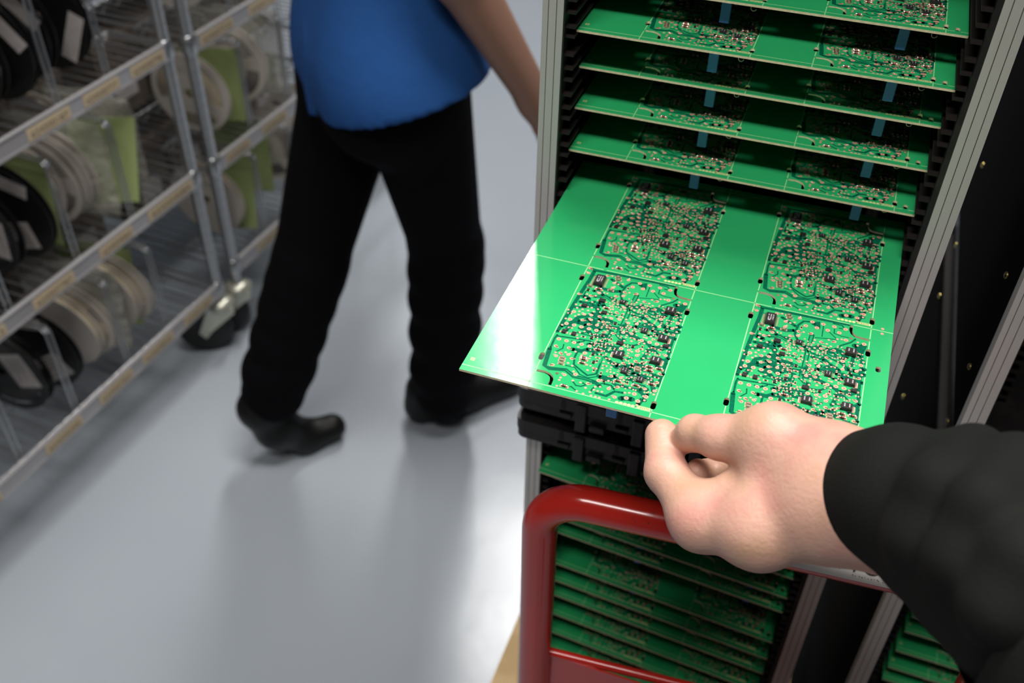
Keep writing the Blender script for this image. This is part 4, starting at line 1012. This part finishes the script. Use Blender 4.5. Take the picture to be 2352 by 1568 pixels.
# ================================================================ walking person
def walker():
    d = Vector((.72, .69, 0)).normalized(); l = Vector((-d.y, d.x, 0)); base = Vector((-.60, .97, 0))
    def B(f, s, z): v = Vector((-.545, 1.01, 0))+d*f+l*s; return (v.x, v.y, z)
    root = None
    # body: head, neck, arms, hands, lower legs under the clothes, one surface
    g = SDF((-.98, .55, .0), (-.05, 1.50, 1.76), .0065)
    g.cone(B(0, 0, .95), B(0, 0, 1.30), .10, .12, .03); g.cone(B(0, 0, 1.35), B(.02, 0, 1.47), .055, .052, .03)
    g.cone(B(.03, 0, 1.585), B(.02, 0, 1.635), .078, .088, .03); g.cone(B(.075, 0, 1.545), B(.085, 0, 1.55), .05, .04, .03)
    g.cone(B(.11, 0, 1.60), B(.125, 0, 1.575), .010, .014, .012)
    for s in (-1, 1):
        g.cone(B(.015, s*.080, 1.60), B(.0, s*.088, 1.585), .012, .014, .008)
        g.cone(B(.10, s*.032, 1.61), B(.102, s*.032, 1.61), .012, .012, .004, sub=True); g.cone(B(.092, s*.032, 1.61), B(.094, s*.032, 1.61), .012, .012, .002)
    g.cone(B(.112, -.02, 1.545), B(.112, .02, 1.545), .007, .007, .004)
    # right arm swings forward, left arm back
    RA = [B(.0, -.175, 1.38), B(.035, -.235, 1.10), B(.165, -.235, .875)]
    LA = [B(.0, .175, 1.38), B(.07, .225, 1.12), B(.25, .16, .98)]
    for A, sw in ((RA, 1), (LA, -1)):
        g.cone(A[0], A[1], .052, .041, .02); g.cone(A[1], A[2], .042, .027, .02)
        h = Vector(A[2]); ad = (h-Vector(A[1])).normalized(); sd = d
        g.cone(h, h+ad*.075, .026, .032, .02, flat=(l, .6))
        for k, ln in enumerate((.070, .080, .075, .060)):
            b0 = h+ad*.085+sd*(.024-.016*k); m1 = b0+ad*ln*.5-l*.004*sw; m2 = b0+ad*ln*.85-sd*.012
            g.cone(b0, m1, .0095, .009, .006); g.cone(m1, m2, .009, .0075, .003)
        g.cone(h+ad*.02+sd*.02, h+ad*.06+sd*.045, .012, .010, .01); g.cone(h+ad*.06+sd*.045, h+ad*.09+sd*.045, .010, .008, .004)
    legs = {'R': [B(.01, -.085, .86), (-.464, 1.044, .49), (-.477, 1.038, .10)], 'L': [B(-.02, .085, .86), (-.695, .918, .47), (-.775, .835, .175)]}
    for L in legs.values():
        g.cone(L[0], L[1], .075, .050, .02); g.cone(L[1], L[2], .048, .034, .02)
    me = g.mesh('person', M['tan'])
    o = put('person', me)
    tag(o, 'walking person in a blue shirt and black trousers passing the shelf carts', 'person')
    # hair
    g = SDF((-.70, .80, 1.50), (-.36, 1.22, 1.78), .005)
    g.cone(B(-.005, 0, 1.60), B(.0, 0, 1.65), .088, .094, .03); g.cone(B(-.05, 0, 1.55), B(-.03, 0, 1.60), .06, .07, .03)
    g.plane_cut(B(.085, 0, 1.66), (d.x, d.y, -.75)); put('hair', g.mesh('hair', M['hair']), o)
    # trousers
    g = SDF((-.90, .68, .03), (-.28, 1.30, 1.02), .006)
    g.cone(B(-.01, -.055, .93), B(-.01, .055, .93), .112, .112, .05, flat=(d, .85)); g.cone(B(-.03, -.07, .84), B(-.03, .07, .84), .112, .112, .05)
    for nm, L in legs.items():
        h = Vector(L[0]); k = Vector(L[1]); a = Vector(L[2])
        g.cone(h, k, .098, .070, .03); g.cone(k, a+(k-a)*.02, .072, .066, .02)
        for f in (.15, .32, .55, .8):     # folds at knee and hem
            c = k+(a-k)*f; g.cone(c-d*.012, c+d*.010+Vector((0, 0, .012)), .066, .068, .012)
    put('trousers', g.mesh('trousers', M['trousers']), o)
    # shirt with short sleeves, hem falls loose
    g = SDF((-.86, .66, .76), (-.20, 1.36, 1.47), .0065)
    for z, w, r in ((1.30, .085, .128), (1.15, .075, .125), (1.0, .065, .130), (.90, .070, .150), (.84, .072, .158)):
        g.cone(B(.0, -w, z), B(.0, w, z), r, r, .06, flat=(d, .86))
    g.cone(B(0, -.13, 1.375), B(0, .13, 1.375), .062, .062, .05); g.cone(B(0, 0, 1.40), B(0, 0, 1.42), .07, .068, .03)
    for A in (RA, LA): g.cone(A[0], Vector(A[0]).lerp(Vector(A[1]), .80), .070, .062, .04)
    g.plane_cut(B(0, 0, .835), (.32, .0, -1))
    r = random.Random(3)
    for k in range(10):
        t = 2*PI*k/10; q = B(math.cos(t)*.125, math.sin(t)*.185, .80); q2 = B(math.cos(t)*.118, math.sin(t)*.17, .93)
        g.cone(q, q2, .016, .006, .03)
    g.plane_cut(B(0, 0, .830), (.32, .0, -1))
    put('shirt', g.mesh('shirt', M['shirt']), o)
    # shoes
    for L, toe, up_ in ((legs['R'], Vector((-.37, 1.185, 0)), 0.0), (legs['L'], Vector((-.765, .872, 0)), 1.0)):
        g = SDF((-.95, .66, -.002), (-.25, 1.36, .30), .005)
        if up_ == 0:
            hl = Vector((-.535, 1.04, .038)); tt = Vector((-.385, 1.19, .030)); ml = hl.lerp(tt, .5)
            g.cone(hl, ml, .040, .044, .02); g.cone(ml, tt, .046, .036, .02); g.cone(hl+Vector((.005, .005, .05)), hl+Vector((.05, .05, .03)), .040, .034, .03)
        else:
            hl = Vector((-.797, .808, .150)); tt = Vector((-.738, .868, .028)); ml = hl.lerp(tt, .55)+Vector((-.012, -.012, 0))
            ft = tt+Vector((.045, .043, .006))
            g.cone(hl, ml, .038, .044, .02); g.cone(ml, tt, .046, .036, .02); g.cone(tt, ft, .036, .030, .02); g.cone(hl, hl+Vector((.02, .02, .045)), .038, .042, .03)
        g.plane_cut((0, 0, .002), (0, 0, -1))
        put('shoe', g.mesh('shoe', M['shoe']), o)
    return o
walker()

# ================================================================ the hand pulling the board
def hand():
    H = {"tt": [0.1301, -0.0077, 1.1861], "ti": [0.1385, -0.0302, 1.1809], "tm": [0.1641, -0.0546, 1.1794], "tc": [0.1942, -0.061, 1.1917], "it": [0.1433, -0.0135, 1.193], "id": [0.149, -0.017, 1.204], "ip": [0.1628, -0.0241, 1.2124], "im": [0.191, -0.0277, 1.2254], "mm": [0.1999, -0.0098, 1.208], "mp": [0.1773, -0.0059, 1.1746], "md": [0.1602, -0.011, 1.1677], "mt": [0.155, -0.0189, 1.1764], "rm": [0.2064, -0.0037, 1.189], "rp": [0.1878, -0.001, 1.1528], "rd": [0.1713, -0.0052, 1.1467], "rt": [0.1679, -0.0099, 1.1582], "pm": [0.2134, -0.0011, 1.1707], "pp": [0.1984, 0.0008, 1.1353], "pd": [0.1842, -0.0026, 1.1292], "pt": [0.178, -0.0061, 1.1385], "w1": [0.2235, -0.0419, 1.2218], "w2": [0.2273, -0.0528, 1.2144], "fa": [0.2564, -0.0633, 1.2348], "web": [0.1746, -0.0438, 1.1952], "k1": [0.1247, -0.0212, 1.19], "k2": [0.1388, -0.0165, 1.1899], "k3": [0.1263, -0.0234, 1.1892], "k4": [0.14, -0.019, 1.1889], "v1": [0.1816, -0.0535, 1.225], "v2": [0.2089, -0.0603, 1.2347], "v3": [0.1989, -0.0792, 1.2237], "spot": [0.1947, -0.0399, 1.2366], "nail": [0.1399, -0.016, 1.1962], "nail2": [0.1422, -0.0167, 1.1991], "s_a": [0.2328, -0.0517, 1.2181], "s_b": [0.2527, -0.0629, 1.2414], "s_c": [0.2742, -0.0749, 1.246], "s_d": [0.2967, -0.0976, 1.2585], "s_e": [0.3351, -0.1484, 1.2644], "s_f0": [0.2758, -0.0554, 1.2748], "s_f1": [0.2586, -0.093, 1.2829], "s_f2": [0.2561, -0.1071, 1.265], "s_f3": [0.2645, -0.094, 1.233], "s_g0": [0.289, -0.0722, 1.2897], "s_g1": [0.2735, -0.1148, 1.2992], "s_g2": [0.269, -0.1292, 1.2817], "s_g3": [0.2772, -0.1155, 1.2413], "s_h0": [0.303, -0.0974, 1.2949], "s_h1": [0.2864, -0.1388, 1.3015], "s_h2": [0.2819, -0.1514, 1.2861], "s_h3": [0.2926, -0.1366, 1.2474], "s_i0": [0.2482, -0.036, 1.253], "s_i1": [0.2443, -0.0684, 1.26], "s_i2": [0.2464, -0.0842, 1.2478], "s_i3": [0.2566, -0.0778, 1.2232], "s_c1": [0.2328, -0.0444, 1.2248], "s_c2": [0.235, -0.0545, 1.2188]}
    V = {k: np.array(v) for k, v in H.items()}
    allp = np.array([v for k, v in V.items() if not k.startswith('s_') or k == 's_d'])
    g = SDF(allp.min(0)-.040, allp.max(0)+.040, .0010)
    def c(a, b, r1, r2, k=.004, flat=None, sub=False):
        a = V[a] if isinstance(a, str) else a; b = V[b] if isinstance(b, str) else b
        g.cone(a, b, r1, r2, k, flat=flat, sub=sub)

    # fingers: thumb
    c('tt', 'ti', .0098, .0118, .003); c('ti', 'tm', .0118, .0140, .004); c('tm', 'tc', .0165, .0175, .012)
    # index
    c('it', 'id', .0082, .0098, .002); c('id', 'ip', .0098, .0116, .004); c('ip', 'im', .0116, .0145, .005)
    # middle, ring and little fingers curled behind
    c('mt', 'md', .0075, .0085, .001); c('md', 'mp', .0088, .0098, .003); c('mp', 'mm', .0100, .0120, .003)
    c('rt', 'rd', .0072, .0082, .001); c('rd', 'rp', .0084, .0094, .003); c('rp', 'rm', .0096, .0115, .003)
    c('pt', 'pd', .0066, .0072, .001); c('pd', 'pp', .0075, .0084, .003); c('pp', 'pm', .0086, .0105, .003)
    # palm and back of the hand
    c('im', 'w1', .0150, .0200, .012); c('mm', 'w1', .0140, .0200, .012); c('rm', 'w2', .0130, .0200, .012); c('pm', 'w2', .0125, .0190, .012)
    c('tc', 'w2', .0180, .0225, .014); c('tc', 'im', .0150, .0140, .014); c('tm', 'web', .0135, .0090, .010); c('tc', 'pm', .0150, .0120, .014)
    c('w1', 'w2', .0215, .0225, .016); c('w1', 'fa', .0215, .0250, .02); c('w2', 'fa', .0220, .0250, .02)


    skin_nodes(M['skin'], tuple(V['spot']))
    AX = V['s_c']-V['s_d']; AX /= np.linalg.norm(AX)
    g.cone(V['fa'], V['s_d'], .0250, .0290, .02); g.plane_cut(V['s_d'], -AX)
    o = put('person', g.mesh('person', M['skin']))
    tag(o, 'bare right hand in a black sleeve, pinching the front edge of the green board', 'person')
    # sleeve with a ribbed cuff and heavy folds
    pts = [V[k] for k in sorted(H) if k.startswith('s_')]
    g = SDF(np.min(pts, 0)-.085, np.max(pts, 0)+.085, .0022)

    q = lambda k: V['s_'+k]
    g.cone(q('c1'), q('b'), .0262, .0318, .012); g.cone(q('c2'), q('b'), .0262, .0318, .012)
    g.cone(q('c'), q('d'), .0365, .0390, .008)
    g.cone(q('d'), q('e'), .0400, .0500, .030)
    g.cone(q('b'), q('c'), .0310, .0340, .010)
    for f in 'fgh':
        for n in range(3): g.cone(q(f+str(n)), q(f+str(n+1)), .0125, .0125, .010)
    for n in range(3): g.cone(q('i'+str(n)), q('i'+str(n+1)), .0055, .0055, .009)
    ax = q('a')-q('b'); ax /= np.linalg.norm(ax)
    g.plane_cut(q('a')+ax*.0045, ax)
    g.cone(q('a')+ax*.03, q('a')-ax*.004, .0245, .0240, .002, sub=True)

    gn = SDF(V['nail']-.015, V['nail']+.015, .0006); gn.cone(V['nail'], V['nail2'], .0050, .0044, .002, flat=(V['nail']-V['id'], .25))
    put('index_nail', gn.mesh('index_nail', M['nail']), o)
    s = put('jacket_sleeve', g.mesh('jacket_sleeve', M['sleeve']), o)
    # the rest of this person stands just right of the camera
    el = V['s_e']; sh = np.array((.60, -.50, 1.46))
    g = SDF((.28, -1.0, .78), (1.12, -.05, 1.60), .008)
    g.cone(el, sh, .052, .072, .03); g.cone(V['s_d'], el, .042, .052, .02)
    g.cone((.66, -.52, 1.40), (.90, -.74, 1.40), .085, .085, .05)
    for z, r in ((1.28, .135), (1.10, .130), (.95, .135)): g.cone((.70, -.56, z), (.86, -.70, z), r, r, .06)
    g.cone((.96, -.80, 1.42), (1.02, -.84, 1.14), .070, .055, .03); g.cone((1.02, -.84, 1.14), (.96, -.70, .92), .053, .042, .02)
    g.plane_cut((.78, -.63, .86), (0, 0, -1))
    put('jacket', g.mesh('jacket', M['sleeve']), o)
    g = SDF((.50, -.90, .04), (1.05, -.38, .98), .009)
    g.cone((.71, -.57, .88), (.85, -.69, .88), .13, .13, .05)
    for a, b_, c_ in (((.69, -.55, .84), (.68, -.54, .48), (.68, -.56, .09)), ((.87, -.71, .84), (.87, -.70, .48), (.88, -.72, .09))):
        g.cone(a, b_, .098, .072, .03); g.cone(b_, c_, .072, .064, .02)
    put('trousers', g.mesh('trousers', M['trousers']), o)
    for x, y in ((.68, -.56), (.88, -.72)):
        g = SDF((x-.25, y-.15, -.01), (x+.12, y+.28, .16), .007)
        g.cone((x, y, .045), (x-.06, y+.08, .042), .042, .045, .02); g.cone((x-.06, y+.08, .042), (x-.115, y+.15, .032), .045, .034, .02); g.cone((x, y, .07), (x, y, .10), .042, .042, .02)
        g.plane_cut((0, 0, .002), (0, 0, -1)); put('shoe', g.mesh('shoe', M['shoe']), o)
    # head, neck and left hand belong to the same skin mesh
    g = SDF((.22, -1.02, .0), (1.12, -.03, 1.80), .0062)
    fd = Vector((-.60, .80, 0)).normalized(); hc = Vector((.775, -.615, 1.60))
    def Hh(f, s_, z): v = hc+fd*f+Vector((fd.y, -fd.x, 0))*s_; return (v.x, v.y, hc.z+z)
    g.cone(Hh(-.02, 0, -.16), Hh(0, 0, -.07), .056, .053, .03); g.cone(Hh(.01, 0, 0), Hh(-.005, 0, .05), .078, .088, .03)
    g.cone(Hh(.055, 0, -.055), Hh(.062, 0, -.05), .048, .042, .03); g.cone(Hh(.09, 0, .015), Hh(.105, 0, -.015), .010, .014, .012)
    g.cone(Hh(.088, -.02, -.045), Hh(.088, .02, -.045), .007, .007, .004)
    for s_ in (-1, 1):
        g.cone(Hh(0, s_*.080, .01), Hh(-.01, s_*.088, -.01), .012, .014, .008)
        g.cone(Hh(.082, s_*.032, .02), Hh(.083, s_*.032, .02), .012, .012, .004, sub=True); g.cone(Hh(.073, s_*.032, .02), Hh(.075, s_*.032, .02), .012, .012, .002)
    g.cone((.96, -.70, .92), (.945, -.66, .85), .030, .034, .02)
    for k in range(4): g.cone((.925+.016*k, -.655-.008*k, .83), (.915+.016*k, -.640-.008*k, .765), .0095, .0075, .004)
    g.cone((.93, -.665, .87), (.905, -.635, .82), .012, .009, .01)
    g.cone(Hh(-.02, 0, -.12), (.78, -.63, 1.0), .05, .10, .03); g.cone((.66, -.52, 1.40), (.90, -.74, 1.40), .065, .065, .05)
    g.cone((.96, -.80, 1.42), (1.02, -.84, 1.14), .050, .042, .03); g.cone((1.02, -.84, 1.14), (.96, -.70, .92), .042, .030, .02)
    g.cone((.66, -.53, 1.40), sh, .055, .055, .02); g.cone(sh, el, .052, .040, .02); g.cone(el, V['s_d'], .038, .0285, .02)
    for a, b_, c_ in (((.69, -.55, .90), (.68, -.54, .48), (.68, -.56, .09)), ((.87, -.71, .90), (.87, -.70, .48), (.88, -.72, .09))):
        g.cone((.78, -.63, 1.0), a, .09, .08, .03); g.cone(a, b_, .075, .050, .03); g.cone(b_, c_, .050, .036, .02)
    g.plane_cut(V['s_d'], AX)
    m2 = g.mesh('body', M['skin'])
    # one continuous surface: open both forearm ends where they meet and bridge them
    def open_end(me, sign):
        bm = bmesh.new(); bm.from_mesh(me); bm.normal_update()
        c = Vector(V['s_d']); n = Vector(AX)*sign
        bmesh.ops.delete(bm, geom=[f for f in bm.faces if f.normal.dot(n) > .9 and (f.calc_center_median()-c).length < .06 and abs((f.calc_center_median()-c).dot(n)) < .006], context='FACES')
        loose = [v for v in bm.verts if not v.link_faces]; bmesh.ops.delete(bm, geom=loose, context='VERTS')
        bm.to_mesh(me); bm.free()
    open_end(o.data, -1); open_end(m2, 1)
    bm = bmesh.new(); bm.from_mesh(o.data); bm.from_mesh(m2)
    be = [e for e in bm.edges if e.is_boundary]
    try: bmesh.ops.bridge_loops(bm, edges=be)
    except Exception as ex: print('bridge', ex)
    bm.to_mesh(o.data); bm.free()
    o.data.polygons.foreach_set('use_smooth', [True]*len(o.data.polygons))
    g = SDF((.63, -.76, 1.50), (.92, -.46, 1.78), .006)
    g.cone(Hh(-.02, 0, .0), Hh(-.01, 0, .055), .088, .094, .03); g.cone(Hh(-.06, 0, -.06), Hh(-.04, 0, 0), .055, .07, .03)
    g.plane_cut(Hh(.068, 0, .07), (fd.x, fd.y, -.75)); put('hair', g.mesh('hair', M['hair']), o)
    return o
hand()
